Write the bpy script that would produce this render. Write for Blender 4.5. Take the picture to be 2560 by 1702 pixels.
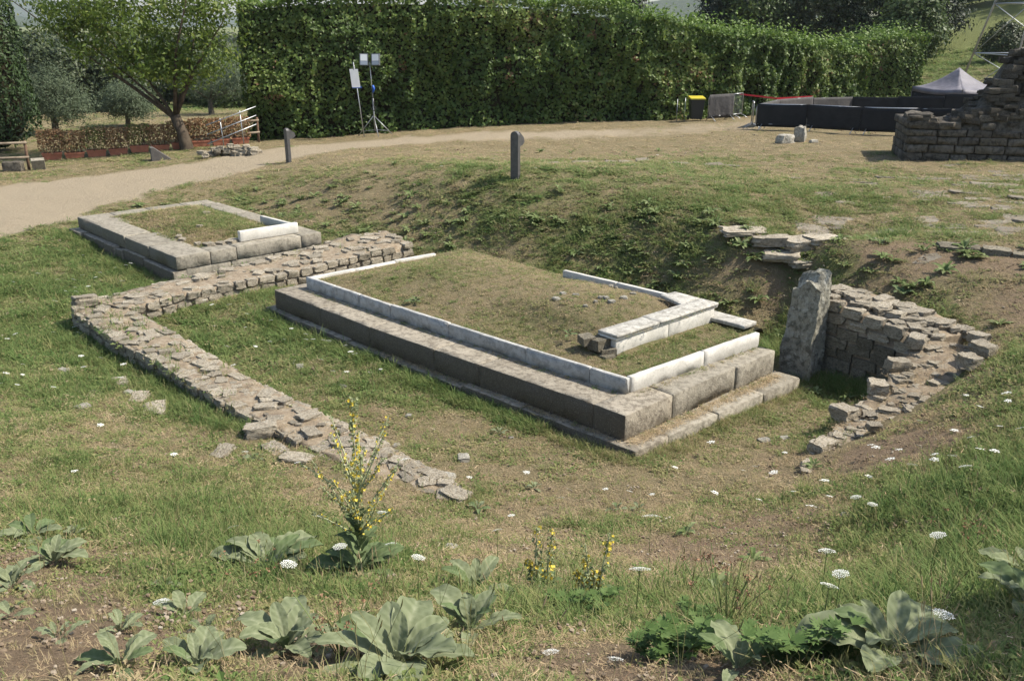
import bpy, math, random
import numpy as np
from mathutils import Vector, Matrix, Euler

# ------------------------------------------------------------------ camera, sky, sun, exposure
scn = bpy.context.scene
for o in list(bpy.data.objects): bpy.data.objects.remove(o)
col = scn.collection
R = math.radians
cd = bpy.data.cameras.new('camera'); cam = bpy.data.objects.new('camera', cd); col.objects.link(cam)
cam.location = (0, 0, 5); cam.rotation_euler = (R(90 - 19.3), 0, 0)
cd.sensor_width = 36; cd.lens = 31.95; cd.clip_start = .05; cd.clip_end = 12000
scn.camera = cam
SUN_DIR = Vector((0.95, 0.02, 1.12)).normalized()      # towards the sun
elev = math.asin(SUN_DIR.z); azim = math.atan2(SUN_DIR.x, SUN_DIR.y)
w = bpy.data.worlds.new('World'); scn.world = w; w.use_nodes = True
nt = w.node_tree; nt.nodes.clear()
wo = nt.nodes.new('ShaderNodeOutputWorld'); bg = nt.nodes.new('ShaderNodeBackground'); sk = nt.nodes.new('ShaderNodeTexSky')
sk.sky_type = 'NISHITA'; sk.sun_disc = False; sk.sun_elevation = elev; sk.sun_rotation = azim
sk.air_density = 1.2; sk.dust_density = 2.0; sk.ozone_density = 1.0; sk.altitude = 250
bg.inputs['Strength'].default_value = 0.125
nt.links.new(sk.outputs[0], bg.inputs[0]); nt.links.new(bg.outputs[0], wo.inputs[0])
sl = bpy.data.lights.new('sun', 'SUN'); sl.energy = 4.8; sl.angle = R(0.55); sl.color = (1, .935, .815)
so = bpy.data.objects.new('sun', sl); col.objects.link(so)
so.rotation_euler = SUN_DIR.to_track_quat('Z', 'Y').to_euler(); so.location = SUN_DIR * 60
scn.view_settings.view_transform = 'Standard'; scn.view_settings.look = 'None'
scn.view_settings.exposure = 0.79; scn.view_settings.gamma = 1; scn.view_settings.use_curve_mapping = False

scn.cycles.max_bounces = 5; scn.cycles.diffuse_bounces = 3; scn.cycles.glossy_bounces = 2; scn.cycles.transmission_bounces = 3
rng = np.random.default_rng(7); random.seed(7)

# ------------------------------------------------------------------ noise
def _h(ix, iy, iz, s):
    n = (ix * 374761393 + iy * 668265263 + iz * 2147483647 + s * 974711) & 0xffffffff
    n = ((n ^ (n >> 13)) * 1274126177) & 0xffffffff
    n = ((n ^ (n >> 15)) * 2246822519) & 0xffffffff
    return ((n ^ (n >> 16)) & 0xffff) / 65535.0
def noise3(x, y, z=0.0, s=0):
    x = np.asarray(x, float); y = np.asarray(y, float); z = np.asarray(z, float) + np.zeros_like(x)
    ix = np.floor(x).astype(np.int64); iy = np.floor(y).astype(np.int64); iz = np.floor(z).astype(np.int64)
    fx = x - ix; fy = y - iy; fz = z - iz
    fx = fx * fx * (3 - 2 * fx); fy = fy * fy * (3 - 2 * fy); fz = fz * fz * (3 - 2 * fz)
    r = 0
    for a in (0, 1):
        for b in (0, 1):
            for c in (0, 1):
                r = r + _h(ix + a, iy + b, iz + c, s) * (fx if a else 1 - fx) * (fy if b else 1 - fy) * (fz if c else 1 - fz)
    return r
def fbm(x, y, z=0.0, s=0, o=3):
    r = 0; a = .5; t = 0
    for k in range(o):
        r = r + a * noise3(np.asarray(x) * 2**k, np.asarray(y) * 2**k, np.asarray(z) * 2**k, s + k * 17); t += a; a *= .5
    return r / t
def sstep(a, b, x):
    t = np.clip((np.asarray(x, float) - a) / (b - a), 0, 1); return t * t * (3 - 2 * t)

# ------------------------------------------------------------------ materials
def newmat(name):
    m = bpy.data.materials.new(name); m.use_nodes = True; n = m.node_tree; n.nodes.clear(); return m, n
class NB:
    """small node helper"""
    def __init__(s, name):
        s.m, s.t = newmat(name); s.out = s.n('ShaderNodeOutputMaterial')
    def n(s, ty, **k):
        x = s.t.nodes.new(ty)
        for a, b in k.items(): setattr(x, a, b)
        return x
    def l(s, a, b): s.t.links.new(a, b)
    def noise(s, scale, detail=4, rough=.6, vec=None, dist=0):
        x = s.n('ShaderNodeTexNoise'); x.inputs['Scale'].default_value = scale; x.inputs['Detail'].default_value = detail
        x.inputs['Roughness'].default_value = rough; x.inputs['Distortion'].default_value = dist
        if vec is not None: s.l(vec, x.inputs['Vector'])
        return x.outputs['Fac']
    def ramp(s, fac, stops):
        x = s.n('ShaderNodeValToRGB'); e = x.color_ramp.elements
        while len(e) < len(stops): e.new(.5)
        for i, (p, c) in enumerate(stops):
            e[i].position = p; e[i].color = (c if len(c) == 4 else (*c, 1)) if hasattr(c, '__len__') else (c, c, c, 1)
        s.l(fac, x.inputs[0]); return x.outputs[0]
    def mix(s, fac, a, b, ty='MIX'):
        x = s.n('ShaderNodeMix', data_type='RGBA', blend_type=ty)
        for i, v in ((0, fac), (6, a), (7, b)):
            if hasattr(v, 'is_output') or hasattr(v, 'links'): s.l(v, x.inputs[i])
            elif i == 0: x.inputs[0].default_value = v
            else: x.inputs[i].default_value = (*v, 1) if len(v) == 3 else v
        return x.outputs[2]
    def math(s, op, a, b=None, clamp=False):
        x = s.n('ShaderNodeMath', operation=op, use_clamp=clamp)
        for i, v in ((0, a), (1, b)):
            if v is None: continue
            if hasattr(v, 'links'): s.l(v, x.inputs[i])
            else: x.inputs[i].default_value = v
        return x.outputs[0]
    def bump(s, h, strength=.5, dist=.02):
        x = s.n('ShaderNodeBump'); x.inputs['Strength'].default_value = strength; x.inputs['Distance'].default_value = dist
        s.l(h, x.inputs['Height']); return x.outputs[0]
    def bsdf(s, colr, rough=.9, normal=None, spec=.2, metal=0):
        b = s.n('ShaderNodeBsdfPrincipled')
        if hasattr(colr, 'links'): s.l(colr, b.inputs['Base Color'])
        else: b.inputs['Base Color'].default_value = (*colr, 1)
        if hasattr(rough, 'links'): s.l(rough, b.inputs['Roughness'])
        else: b.inputs['Roughness'].default_value = rough
        b.inputs['Specular IOR Level'].default_value = spec; b.inputs['Metallic'].default_value = metal
        if normal is not None: s.l(normal, b.inputs['Normal'])
        return b.outputs[0]
    def done(s, sh): s.l(sh, s.out.inputs[0]); return s.m

def objvec(b):
    """object coordinates shifted by a per-object random, so pieces that share a mesh differ"""
    tc = b.n('ShaderNodeTexCoord'); oi = b.n('ShaderNodeObjectInfo')
    ml = b.n('ShaderNodeVectorMath', operation='SCALE'); ml.inputs[0].default_value = (37, 53, 71); b.l(oi.outputs['Random'], ml.inputs['Scale'])
    ad = b.n('ShaderNodeVectorMath', operation='ADD'); b.l(tc.outputs['Object'], ad.inputs[0]); b.l(ml.outputs[0], ad.inputs[1])
    return ad.outputs[0], oi.outputs['Random']
def worldvec(b):
    g = b.n('ShaderNodeNewGeometry'); return g.outputs['Position']

def stone_mat(name, base, dark, pale, lichen=(.33, .31, .24), dark_amt=.5, lichen_amt=.5, bump=.5, bscale=28, vary=.35, grain=60, crust=None):
    b = NB(name); v, rnd = objvec(b)
    n1 = b.noise(3.2, 5, .62, v, .4); n2 = b.noise(11, 5, .65, v); n3 = b.noise(grain, 3, .6, v)
    c = b.mix(b.ramp(n1, [(.35, 0), (.62, 1)]), base, pale)
    c = b.mix(b.math('MULTIPLY', b.ramp(n2, [(.47, 0), (.60, 1)]), dark_amt), c, dark)
    n4 = b.noise(7.3, 6, .7, v, 1.2)
    c = b.mix(b.math('MULTIPLY', b.ramp(n4, [(.54, 0), (.62, 1)]), lichen_amt), c, lichen)
    c = b.mix(.45, c, b.ramp(n3, [(.3, .45), (.7, 1.0)]), 'MULTIPLY')
    hs = b.n('ShaderNodeHueSaturation'); b.l(c, hs.inputs['Color'])
    b.l(b.math('ADD', b.math('MULTIPLY', rnd, vary), 1 - vary / 2), hs.inputs['Value'])
    hgt = b.math('ADD', b.noise(bscale, 5, .65, v), b.math('MULTIPLY', n2, 1.5)); fin = hs.outputs[0]
    if crust:                                            # black biological crust with pale lichen flecks on the face where it grows
        at = b.n('ShaderNodeAttribute', attribute_name='crust').outputs['Fac']
        k = b.ramp(b.math('ADD', at, b.math('MULTIPLY', b.math('SUBTRACT', n1, .5), .8)), [(.35, 0), (.65, .92)])
        fin = b.mix(k, fin, b.ramp(b.noise(75, 4, .7, v), [(.45, crust), (.62, tuple(q * 1.7 for q in crust)), (.72, (.30, .285, .24))]))
    return b.done(b.bsdf(fin, .93, b.bump(hgt, bump, .02), .15))

M = {}
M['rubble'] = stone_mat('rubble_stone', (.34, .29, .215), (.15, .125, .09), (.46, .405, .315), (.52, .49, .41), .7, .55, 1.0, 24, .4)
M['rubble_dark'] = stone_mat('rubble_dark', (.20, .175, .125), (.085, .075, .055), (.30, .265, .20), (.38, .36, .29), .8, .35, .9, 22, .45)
M['block'] = stone_mat('sandstone_block', (.285, .25, .195), (.125, .105, .08), (.35, .31, .245), (.20, .175, .135), .7, .45, .6, 40, .22, 120, (.080, .068, .052))
M['block_grey'] = stone_mat('grey_sandstone', (.265, .238, .188), (.13, .115, .09), (.325, .295, .238), (.21, .195, .15), .6, .35, .6, 40, .2, 120, crust=(.11, .10, .08))
M['ruin'] = stone_mat('ruin_stone', (.105, .092, .072), (.042, .038, .031), (.155, .135, .108), (.17, .16, .13), .8, .3, .9, 22, .55)
M['paving'] = stone_mat('paving_stone', (.225, .195, .15), (.13, .11, .085), (.285, .25, .195), (.33, .305, .25), .6, .4, .8, 25, .3)
M['rock_pale'] = stone_mat('pale_rock', (.36, .33, .27), (.15, .135, .11), (.48, .45, .38), (.52, .50, .43), .6, .5, .9, 16, .3)
def marble():
    b = NB('marble'); v, rnd = objvec(b)
    n1 = b.noise(4, 6, .7, v, 1.5); n2 = b.noise(2.0, 3, .5, v); n3 = b.noise(35, 4, .7, v)
    c = b.mix(b.ramp(n1, [(.40, 0), (.75, 1)]), (.56, .535, .48), (.42, .40, .355))
    c = b.mix(b.math('MULTIPLY', b.ramp(n3, [(.52, 0), (.68, 1)]), .55), c, (.25, .24, .21))
    c = b.mix(b.math('MULTIPLY', b.ramp(n2, [(.5, 0), (.7, 1)]), .5), c, (.42, .40, .35))
    hs = b.n('ShaderNodeHueSaturation'); b.l(c, hs.inputs['Color']); b.l(b.math('ADD', b.math('MULTIPLY', rnd, .14), .9), hs.inputs['Value'])
    return b.done(b.bsdf(hs.outputs[0], .7, b.bump(b.noise(30, 5, .7, v), .25, .01), .3))
M['marble'] = marble()
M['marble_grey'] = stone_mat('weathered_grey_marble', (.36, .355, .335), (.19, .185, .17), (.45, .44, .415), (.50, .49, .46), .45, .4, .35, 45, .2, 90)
def marble_worn():
    b = NB('weathered_marble'); v, rnd = objvec(b)
    n1 = b.noise(9, 6, .7, v, .8); n3 = b.noise(40, 4, .7, v)
    c = b.mix(b.ramp(n1, [(.42, 0), (.62, 1)]), (.46, .44, .39), (.24, .225, .195))
    c = b.mix(b.ramp(n3, [(.45, 0), (.7, .6)]), c, (.17, .16, .14))
    return b.done(b.bsdf(c, .85, b.bump(n3, .4, .01), .2))
M['marble_worn'] = marble_worn()
def mortar():
    b = NB('mortar'); v = worldvec(b)
    c = b.ramp(b.noise(9, 6, .7, v), [(.3, (.17, .13, .095)), (.5, (.27, .215, .15)), (.7, (.36, .31, .24))])
    return b.done(b.bsdf(c, .97, b.bump(b.noise(40, 5, .75, v), .9, .03), .1))
M['mortar'] = mortar()
def flat(name, c, rough=.6, metal=0, spec=.4, var=.0, scale=6, c2=None):
    b = NB(name)
    if c2 is not None:
        v, rnd = objvec(b); cc = b.mix(b.ramp(b.noise(scale, 5, .65, v), [(.35, 0), (.65, 1)]), c, c2)
        return b.done(b.bsdf(cc, rough, b.bump(b.noise(scale * 5, 4, .6, v), .15, .01), spec, metal))
    return b.done(b.bsdf(c, rough, None, spec, metal))
M['bollard'] = flat('weathered_steel', (.060, .058, .058), .5, .2, .45, c2=(.095, .09, .088), scale=9)
M['galv'] = flat('galvanised_steel', (.42, .43, .44), .42, .75, .5, c2=(.30, .31, .32), scale=14)
M['steel_dark'] = flat('dark_steel', (.09, .09, .095), .5, .5)
M['white_board'] = flat('white_board', (.78, .76, .74), .55, c2=(.70, .68, .66), scale=3)
M['blue_tape'] = flat('blue_tape', (.02, .09, .38), .5)
M['lamp_housing'] = flat('lamp_housing', (.13, .14, .15), .5, .2)
M['lamp_glass'] = flat('lamp_glass', (.55, .57, .58), .15, 0, .6)
M['lamp_lower'] = flat('lamp_lower', (.23, .26, .30), .25, 0, .6)
M['yellow'] = flat('yellow_plastic', (.5, .42, .03), .5, c2=(.4, .34, .04), scale=5)
M['bin'] = flat('bin_plastic', (.018, .02, .02), .5)
M['red_tape'] = flat('red_tape', (.55, .02, .03), .5)
M['terracotta'] = flat('terracotta', (.36, .135, .075), .85, c2=(.27, .10, .06), scale=5)
M['wood'] = flat('weathered_wood', (.26, .21, .155), .9, c2=(.15, .115, .08), scale=7)
M['wood_dark'] = flat('brown_post', (.13, .075, .045), .9, c2=(.09, .055, .035), scale=7)
M['wedge'] = flat('dark_slate', (.07, .062, .058), .7, c2=(.10, .09, .08), scale=6)
M['bark'] = flat('bark', (.10, .078, .056), .95, 0, .1, c2=(.045, .035, .026), scale=5)
M['bark_pale'] = flat('olive_bark', (.15, .13, .10), .95, 0, .1, c2=(.07, .06, .045), scale=6)
def cloth(name, c, c2, rough=.8):
    b = NB(name); v = worldvec(b)
    cc = b.mix(b.ramp(b.noise(2.2, 4, .6, v), [(.35, 0), (.65, 1)]), c, c2)
    return b.done(b.bsdf(cc, rough, b.bump(b.noise(5, 4, .6, v), .5, .05), .3))
M['black_cloth'] = cloth('black_cloth', (.012, .012, .013), (.02, .02, .02))
M['grey_cloth'] = cloth('charcoal_mesh_cloth', (.05, .047, .046), (.065, .06, .058))
M['tent'] = cloth('tent_canvas', (.16, .15, .17), (.11, .105, .12), .6)

def leafmat(name, cols, trans=.3, rough=.55, spec=.3, attr='rnd', instancer=False, underside=None):
    """leaf colour from a per-leaf random value"""
    b = NB(name); a = b.n('ShaderNodeAttribute', attribute_name=attr)
    if instancer: a.attribute_type = 'INSTANCER'
    c = b.ramp(a.outputs['Fac'], cols)
    if underside is not None:
        g = b.n('ShaderNodeNewGeometry'); c = b.mix(g.outputs['Backfacing'], c, underside)
    p = b.bsdf(c, rough, None, spec)
    tr = b.n('ShaderNodeBsdfTranslucent'); b.l(c, tr.inputs['Color'])
    mx = b.n('ShaderNodeMixShader'); mx.inputs[0].default_value = trans; b.l(p, mx.inputs[1]); b.l(tr.outputs[0], mx.inputs[2])
    return b.done(mx.outputs[0])
G = lambda r, g, b_: (r, g, b_)
M['hedge_leaf'] = leafmat('hedge_leaf', [(0, G(.036, .064, .015)), (.45, G(.08, .13, .028)), (.8, G(.155, .205, .046)), (.96, G(.23, .245, .085)), (1, G(.22, .13, .065))], .34, .5, .3)
M['hedge_top'] = leafmat('hedge_top_leaf', [(0, G(.06, .11, .02)), (.5, G(.115, .185, .032)), (1, G(.19, .27, .06))], .4, .5)
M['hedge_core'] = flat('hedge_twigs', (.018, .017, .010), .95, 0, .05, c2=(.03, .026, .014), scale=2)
M['walnut_leaf'] = leafmat('walnut_leaf', [(0, G(.055, .09, .016)), (.5, G(.11, .165, .028)), (.9, G(.18, .22, .045)), (1, G(.25, .25, .08))], .45, .5)
M['oak_leaf'] = leafmat('oak_leaf', [(0, G(.022, .034, .014)), (.6, G(.045, .062, .022)), (1, G(.075, .09, .036))], .2, .5)
M['pine_leaf'] = leafmat('pine_leaf', [(0, G(.010, .018, .009)), (.7, G(.022, .034, .014)), (1, G(.04, .052, .022))], .12, .6)
M['mixed_leaf'] = leafmat('mixed_leaf', [(0, G(.04, .065, .02)), (.6, G(.075, .11, .03)), (1, G(.12, .155, .05))], .3, .5)
M['olive_leaf'] = leafmat('olive_leaf', [(0, G(.06, .082, .045)), (.6, G(.10, .13, .075)), (1, G(.155, .18, .115))], .25, .6, .15)
M['cypress_leaf'] = leafmat('cypress_leaf', [(0, G(.016, .032, .010)), (.6, G(.035, .065, .016)), (1, G(.06, .10, .026))], .15, .6)
M['poplar_leaf'] = leafmat('poplar_leaf', [(0, G(.06, .085, .04)), (.6, G(.11, .14, .075)), (1, G(.17, .19, .12))], .3, .5)
M['dry_leaf'] = leafmat('dry_leaf', [(0, G(.14, .075, .04)), (.35, G(.25, .145, .075)), (.6, G(.33, .215, .12)), (.72, G(.19, .155, .06)), (.85, G(.11, .14, .04)), (1, G(.09, .14, .03))], .25, .75, .1)
M['mullein'] = leafmat('mullein_leaf', [(0, G(.115, .137, .072)), (.5, G(.188, .212, .122)), (1, G(.29, .305, .20))], .2, .9, .05)
M['mullein_green'] = leafmat('mullein_young_leaf', [(0, G(.085, .12, .05)), (.5, G(.13, .17, .08)), (1, G(.19, .225, .125))], .22, .85, .06)
M['weed'] = leafmat('weed_leaf', [(0, G(.10, .145, .048)), (.5, G(.165, .21, .082)), (1, G(.25, .285, .14))], .35, .75, .1)
M['cut_leaf'] = leafmat('cut_leaf', [(0, G(.06, .105, .03)), (.5, G(.09, .145, .042)), (1, G(.13, .19, .065))], .3, .65, .12)
M['stem'] = flat('green_stem', (.13, .17, .055), .8)
M['stem_woolly'] = flat('woolly_stem', (.36, .38, .22), .95, 0, .05)
M['bud_woolly'] = leafmat('woolly_bud', [(0, G(.22, .25, .12)), (1, G(.36, .39, .22))], .3, .95, .05)
M['petal_white'] = leafmat('white_petal', [(0, G(.66, .66, .60)), (1, G(.80, .80, .76))], .25, .8, .1)
M['petal_yellow'] = leafmat('yellow_petal', [(0, G(.60, .45, .05)), (1, G(.74, .62, .14))], .25, .7, .1)
M['seed_brown'] = leafmat('brown_seed', [(0, G(.22, .12, .07)), (1, G(.36, .22, .14))], .2, .9, .05)

# ------------------------------------------------------------------ mesh builders and tagging
class MB:
    def __init__(s): s.v = []; s.f = []; s.rnd = []
    def add(s, vs, fs, rnd=None):
        k = len(s.v); s.v += [tuple(p) for p in vs]; s.f += [tuple(k + i for i in f) for f in fs]
        if rnd is not None: s.rnd += [rnd] * len(vs)
    def box(s, c, d, rz=0, M_=None):
        x, y, z = (q / 2 for q in d); p = [(-x, -y, -z), (x, -y, -z), (x, y, -z), (-x, y, -z), (-x, -y, z), (x, -y, z), (x, y, z), (-x, y, z)]
        m = (M_ if M_ is not None else Matrix.Rotation(rz, 3, 'Z'))
        s.add([Vector(c) + m @ Vector(q) for q in p], [(3, 2, 1, 0), (4, 5, 6, 7), (0, 1, 5, 4), (1, 2, 6, 5), (2, 3, 7, 6), (3, 0, 4, 7)])
    def tube(s, pts, rad, n=8, cap=True):
        pts = [Vector(p) for p in pts]
        if not hasattr(rad, '__len__'): rad = [rad] * len(pts)
        vs = []; up = Vector((.13, .27, 1))
        for i, p in enumerate(pts):
            t = (pts[min(i + 1, len(pts) - 1)] - pts[max(i - 1, 0)]).normalized()
            a = t.cross(up)
            if a.length < .05: a = t.cross(Vector((1, 0, 0)))
            a.normalize(); b = t.cross(a)
            vs += [p + (a * math.cos(q) + b * math.sin(q)) * rad[i] for q in [2 * math.pi * k / n for k in range(n)]]
        fs = [(i * n + k, i * n + (k + 1) % n, (i + 1) * n + (k + 1) % n, (i + 1) * n + k) for i in range(len(pts) - 1) for k in range(n)]
        if cap: fs += [tuple(range(n))[::-1], tuple((len(pts) - 1) * n + k for k in range(n))]
        s.add(vs, fs)
    def build(s, name, mat, parent=None, smooth=False, origin=None):
        org = Vector(origin) if origin is not None else (Vector(parent.location) if parent is not None else Vector((0, 0, 0)))
        if parent is not None and parent.parent is not None and origin is None: org = Vector(parent.parent.location) + Vector(parent.location)
        me = bpy.data.meshes.new(name); me.from_pydata([Vector(p) - org for p in s.v], [], s.f)
        if s.rnd:
            a = me.attributes.new('rnd', 'FLOAT', 'POINT'); a.data.foreach_set('value', s.rnd)
        me.materials.append(mat if not isinstance(mat, str) else M[mat])
        if smooth: me.polygons.foreach_set('use_smooth', [True] * len(me.polygons))
        o = bpy.data.objects.new(name, me); col.objects.link(o)
        if parent is not None: o.parent = parent
        else: o.location = org
        return o
def np_mesh(name, V, F, mat, parent=None, rnd=None, smooth=False, attrs=None, origin=None):
    """fast mesh from numpy arrays; F is (n,3) or (n,4)"""
    me = bpy.data.meshes.new(name); V = np.asarray(V, np.float32)
    if parent is not None: V = V - np.array(parent.location, np.float32)
    if origin is not None: V = V - np.array(origin, np.float32)
    n = len(V); k = F.shape[1]
    me.vertices.add(n); me.vertices.foreach_set('co', V.ravel())
    me.loops.add(F.size); me.loops.foreach_set('vertex_index', F.ravel().astype(np.int32))
    me.polygons.add(len(F)); me.polygons.foreach_set('loop_start', np.arange(0, F.size, k, dtype=np.int32))
    me.polygons.foreach_set('loop_total', np.full(len(F), k, np.int32))
    if smooth: me.polygons.foreach_set('use_smooth', np.ones(len(F), bool))
    me.update(calc_edges=True)
    if rnd is not None:
        a = me.attributes.new('rnd', 'FLOAT', 'POINT'); a.data.foreach_set('value', np.asarray(rnd, np.float32))
    for an, av in (attrs or {}).items():
        a = me.attributes.new(an, 'FLOAT', 'POINT'); a.data.foreach_set('value', np.asarray(av, np.float32))
    me.materials.append(M[mat] if isinstance(mat, str) else mat)
    o = bpy.data.objects.new(name, me); col.objects.link(o)
    if parent is not None: o.parent = parent
    elif origin is not None: o.location = origin
    return o
def tag(o, label=None, cat=None, group=None, kind=None):
    if label: o['label'] = label
    if cat: o['category'] = cat
    if group: o['group'] = group
    if kind: o['kind'] = kind
    return o
def thing(name, label, cat, loc, group=None):
    o = bpy.data.objects.new(name, None); col.objects.link(o); o.location = loc; o.empty_display_size = .2
    return tag(o, label, cat, group)

# ------------------------------------------------------------------ terrain
CTRL = [(1.48, 9.89, 0), (-1.12, 12.09, 0), (-4.3, 15.3, 0), (-5.95, 16.35, 0), (-2.99, 12.09, 0), (-0.44, 10.63, 0), (2.78, 11.32, 0), (3.86, 12.47, -0.02), (0.61, 9.37, 0.04), (4.73, 11.83, -0.06), (3.9, 10.59, 0.02), (-5.12, 17.86, 0), (-9.86, 18.49, -0.08), (-11.41, 20.68, 0.05), (-7.49, 15.06, -0.2), (-8.99, 17.04, -0.12), (-5.97, 13.26, -0.12), (-4.29, 11.29, -0.05), (-8.42, 14.07, -0.05), (-10.43, 17.86, 0), (-5.99, 9.67, 0.45), (-4.98, 10.2, 0.2), (-3.29, 9.08, 0.25), (-4.24, 6.61, 1.1), (-3.32, 6.95, 0.9), (-2.44, 7.79, 0.55), (-1.46, 8.22, 0.35), (-0.36, 8.34, 0.18), (0.97, 8.05, 0.3), (2.34, 8.31, 0.3), (3.22, 9.28, 0.2), (-0.23, 5.25, 1.4), (-1.65, 5.11, 1.5), (-0.13, 2.88, 2.6), (-0.97, 2.88, 2.6), (-1.85, 2.7, 2.75), (-2.87, 4.32, 1.95), (-2.17, 4.38, 1.85), (1.68, 4.82, 1.6), (1.32, 2.76, 2.7), (1.73, 2.52, 2.9), (2.74, 4.16, 2.15), (3.86, 6.08, 1.6), (4.94, 7.97, 1.25), (3.42, 6.88, 1.15), (3.44, 8.22, 0.6), (2.65, 6.44, 1.0), (1.08, 6.05, 1.05), (0.74, 4.05, 1.95), (5.98, 10.41, 0.98), (4.99, 9.39, 0.85), (6.52, 13.46, 0.92), (5.9, 14.47, 0.8), (7.29, 12.65, 1.0), (4.0, 15.27, 0.05), (4.44, 15.72, 0.6), (4.84, 15.37, 0.3), (5.41, 16.38, 0.75), (4.66, 16.48, 1.3), (8.04, 14.65, 1.42), (5.55, 15.79, 1.3), (3.37, 18.35, 1.35), (2.12, 19.96, 1.33), (0.11, 21.06, 1.3), (-1.93, 22.62, 1.22), (-4.58, 25.38, 1.0), (-7.4, 30.37, 0.6), (-8.38, 28.42, 0.48), (-8.74, 26.94, 0.42), (-10.51, 24.85, 0.25), (1.49, 17.6, 0.12), (2.63, 16.47, 0.05), (-0.73, 18.89, 0.08), (-2.16, 20.13, 0.1), (-4.36, 21.35, 0.08), (-6.64, 23.72, 0.12), (-8.68, 25.47, 0.18), (0.1, 19.36, 0.75), (-3.02, 22.46, 0.62), (-6.6, 26.06, 0.42), (2.38, 18.0, 0.78), (0.13, 25.68, 1.22), (6.94, 23.49, 1.32), (10.54, 19.61, 1.46), (14.3, 27.03, 1.4), (7.56, 30.84, 1.18), (3.36, 32.29, 1.0), (9.49, 39.01, 1.1), (0.39, 39.83, 0.8), (-5.04, 38.51, 0.55), (-7.41, 36.7, 0.42), (-13.3, 23.34, 0.22), (-12.2, 24.61, 0.2), (-17.47, 31.15, 0.12), (-14.93, 32.12, 0.12), (-12.82, 34.82, 0.2), (-10.59, 35.69, 0.33), (-9.91, 30.74, 0.33), (-19.83, 38.98, -0.1), (-17.96, 49.31, -0.2), (-21.83, 50.26, -0.3), (-20.45, 56.35, -0.3), (-26.59, 48.17, -0.3), (14.38, 34.08, 1.25), (28.08, 60.0, 2.17), (36.38, 75.0, 4.07), (22.04, 50.0, 1.04), (34.14, 65.0, 2.79), (27.08, 50.0, 1.31), (36.96, 80.0, 4.18), (0, 0, 3.4), (7, 0, 3.9), (-7, 0, 3.3), (0, -8, 4.5), (-10, 5, 1.0), (-14, 12, -0.1), (-20, 22, 0.1), (-30, 40, -0.5), (0, 60, -0.3), (-30, 70, -1.0), (0, 90, -1.5), (-50, 100, -2), (20, 60, 0.7), (12, 6, 2.6), (14, 14, 1.6), (18, 20, 1.6), (30, 30, 2), (45, 55, 4), (50, 90, 8), (80, 120, 12), (20, 100, 1.5), (0, 130, -2), (-80, 60, -1.5), (-60, 20, -0.5), (60, 10, 3.5), (-40, -10, 1.0), (30, -20, 5), (-20, -20, 3),
        (1.48, 13.0, 0), (.1, 14.5, 0), (-1.25, 15.9, 0), (2.2, 15.0, 0), (.2, 17.1, 0), (-2.6, 17.2, 0), (3.0, 13.2, 0), (-7.5, 21.0, .05), (-6.0, 21.8, .08), (-8.4, 22.5, .08)]
CP = np.array(CTRL, float)
def _tps(r2): return np.where(r2 > 1e-9, .5 * r2 * np.log(np.maximum(r2, 1e-9)), 0)
def _solve():
    n = len(CP); d2 = ((CP[:, None, :2] - CP[None, :, :2])**2).sum(-1)
    K = _tps(d2) + np.eye(n) * .02
    P = np.c_[np.ones(n), CP[:, :2]]
    A = np.zeros((n + 3, n + 3)); A[:n, :n] = K; A[:n, n:] = P; A[n:, :n] = P.T
    return np.linalg.solve(A, np.r_[CP[:, 2], 0, 0, 0])
_W = _solve()
def height(x, y):
    x = np.atleast_1d(np.asarray(x, float)).ravel(); y = np.atleast_1d(np.asarray(y, float)).ravel(); out = np.empty(len(x))
    for i in range(0, len(x), 20000):
        a = x[i:i + 20000]; b = y[i:i + 20000]
        r2 = (a[:, None] - CP[None, :, 0])**2 + (b[:, None] - CP[None, :, 1])**2
        out[i:i + 20000] = _tps(r2) @ _W[:-3] + _W[-3] + _W[-2] * a + _W[-1] * b
    far = np.hypot(x, y - 30); t = sstep(75, 125, far)
    lo = -3 + 9 * sstep(20, 90, x) * sstep(30, 120, y)
    z = np.clip(out, -4, 14) * (1 - t) + lo * t
    near = 1 - sstep(30, 60, far)
    z += near * ((fbm(x * 1.3, y * 1.3, 0, 3) - .5) * .10 + (fbm(x * 5, y * 5, 0, 5) - .5) * .035)
    return z
def hz(x, y): return float(height(x, y)[0])

def seg_dist(x, y, pts, wd=None):
    """distance to a polyline minus its local half width"""
    best = np.full(np.shape(x), 1e9)
    for i in range(len(pts) - 1):
        ax, ay = pts[i][:2]; bx, by = pts[i + 1][:2]; dx, dy = bx - ax, by - ay
        t = np.clip(((x - ax) * dx + (y - ay) * dy) / (dx * dx + dy * dy), 0, 1)
        d = np.hypot(x - ax - t * dx, y - ay - t * dy)
        if wd is not None: d = d - (wd[i] + (wd[i + 1] - wd[i]) * t)
        best = np.minimum(best, d)
    return best
PATH = [(-18, 18), (-15.2, 22.9), (-13.9, 25.9), (-12.2, 28.4), (-10.3, 30.9), (-8.6, 33.6), (-6.4, 35.2), (-3.04, 35.8), (0.35, 35.6), (3.73, 35.6)]
PATHW = [2.9, 2.8, 2.5, 2.1, 1.7, 1.4, 1.3, 1.2, .9, .5]
DRY = [(-3, 35.8), (0.35, 35.3), (3.73, 35.4), (7.1, 36.0), (9.9, 37.1), (12.85, 38.6)]
def path_mask(x, y):
    d = seg_dist(x, y, PATH, PATHW) + (fbm(x * .9, y * .9, 0, 41) - .5) * 1.4
    d2 = seg_dist(x, y, DRY) - 1.6 + (fbm(x * .9, y * .9, 0, 41) - .5) * 1.6
    return np.maximum(1 - sstep(.1, 1.1, d), .62 * (1 - sstep(-.8, 1.2, d2)))

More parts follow.
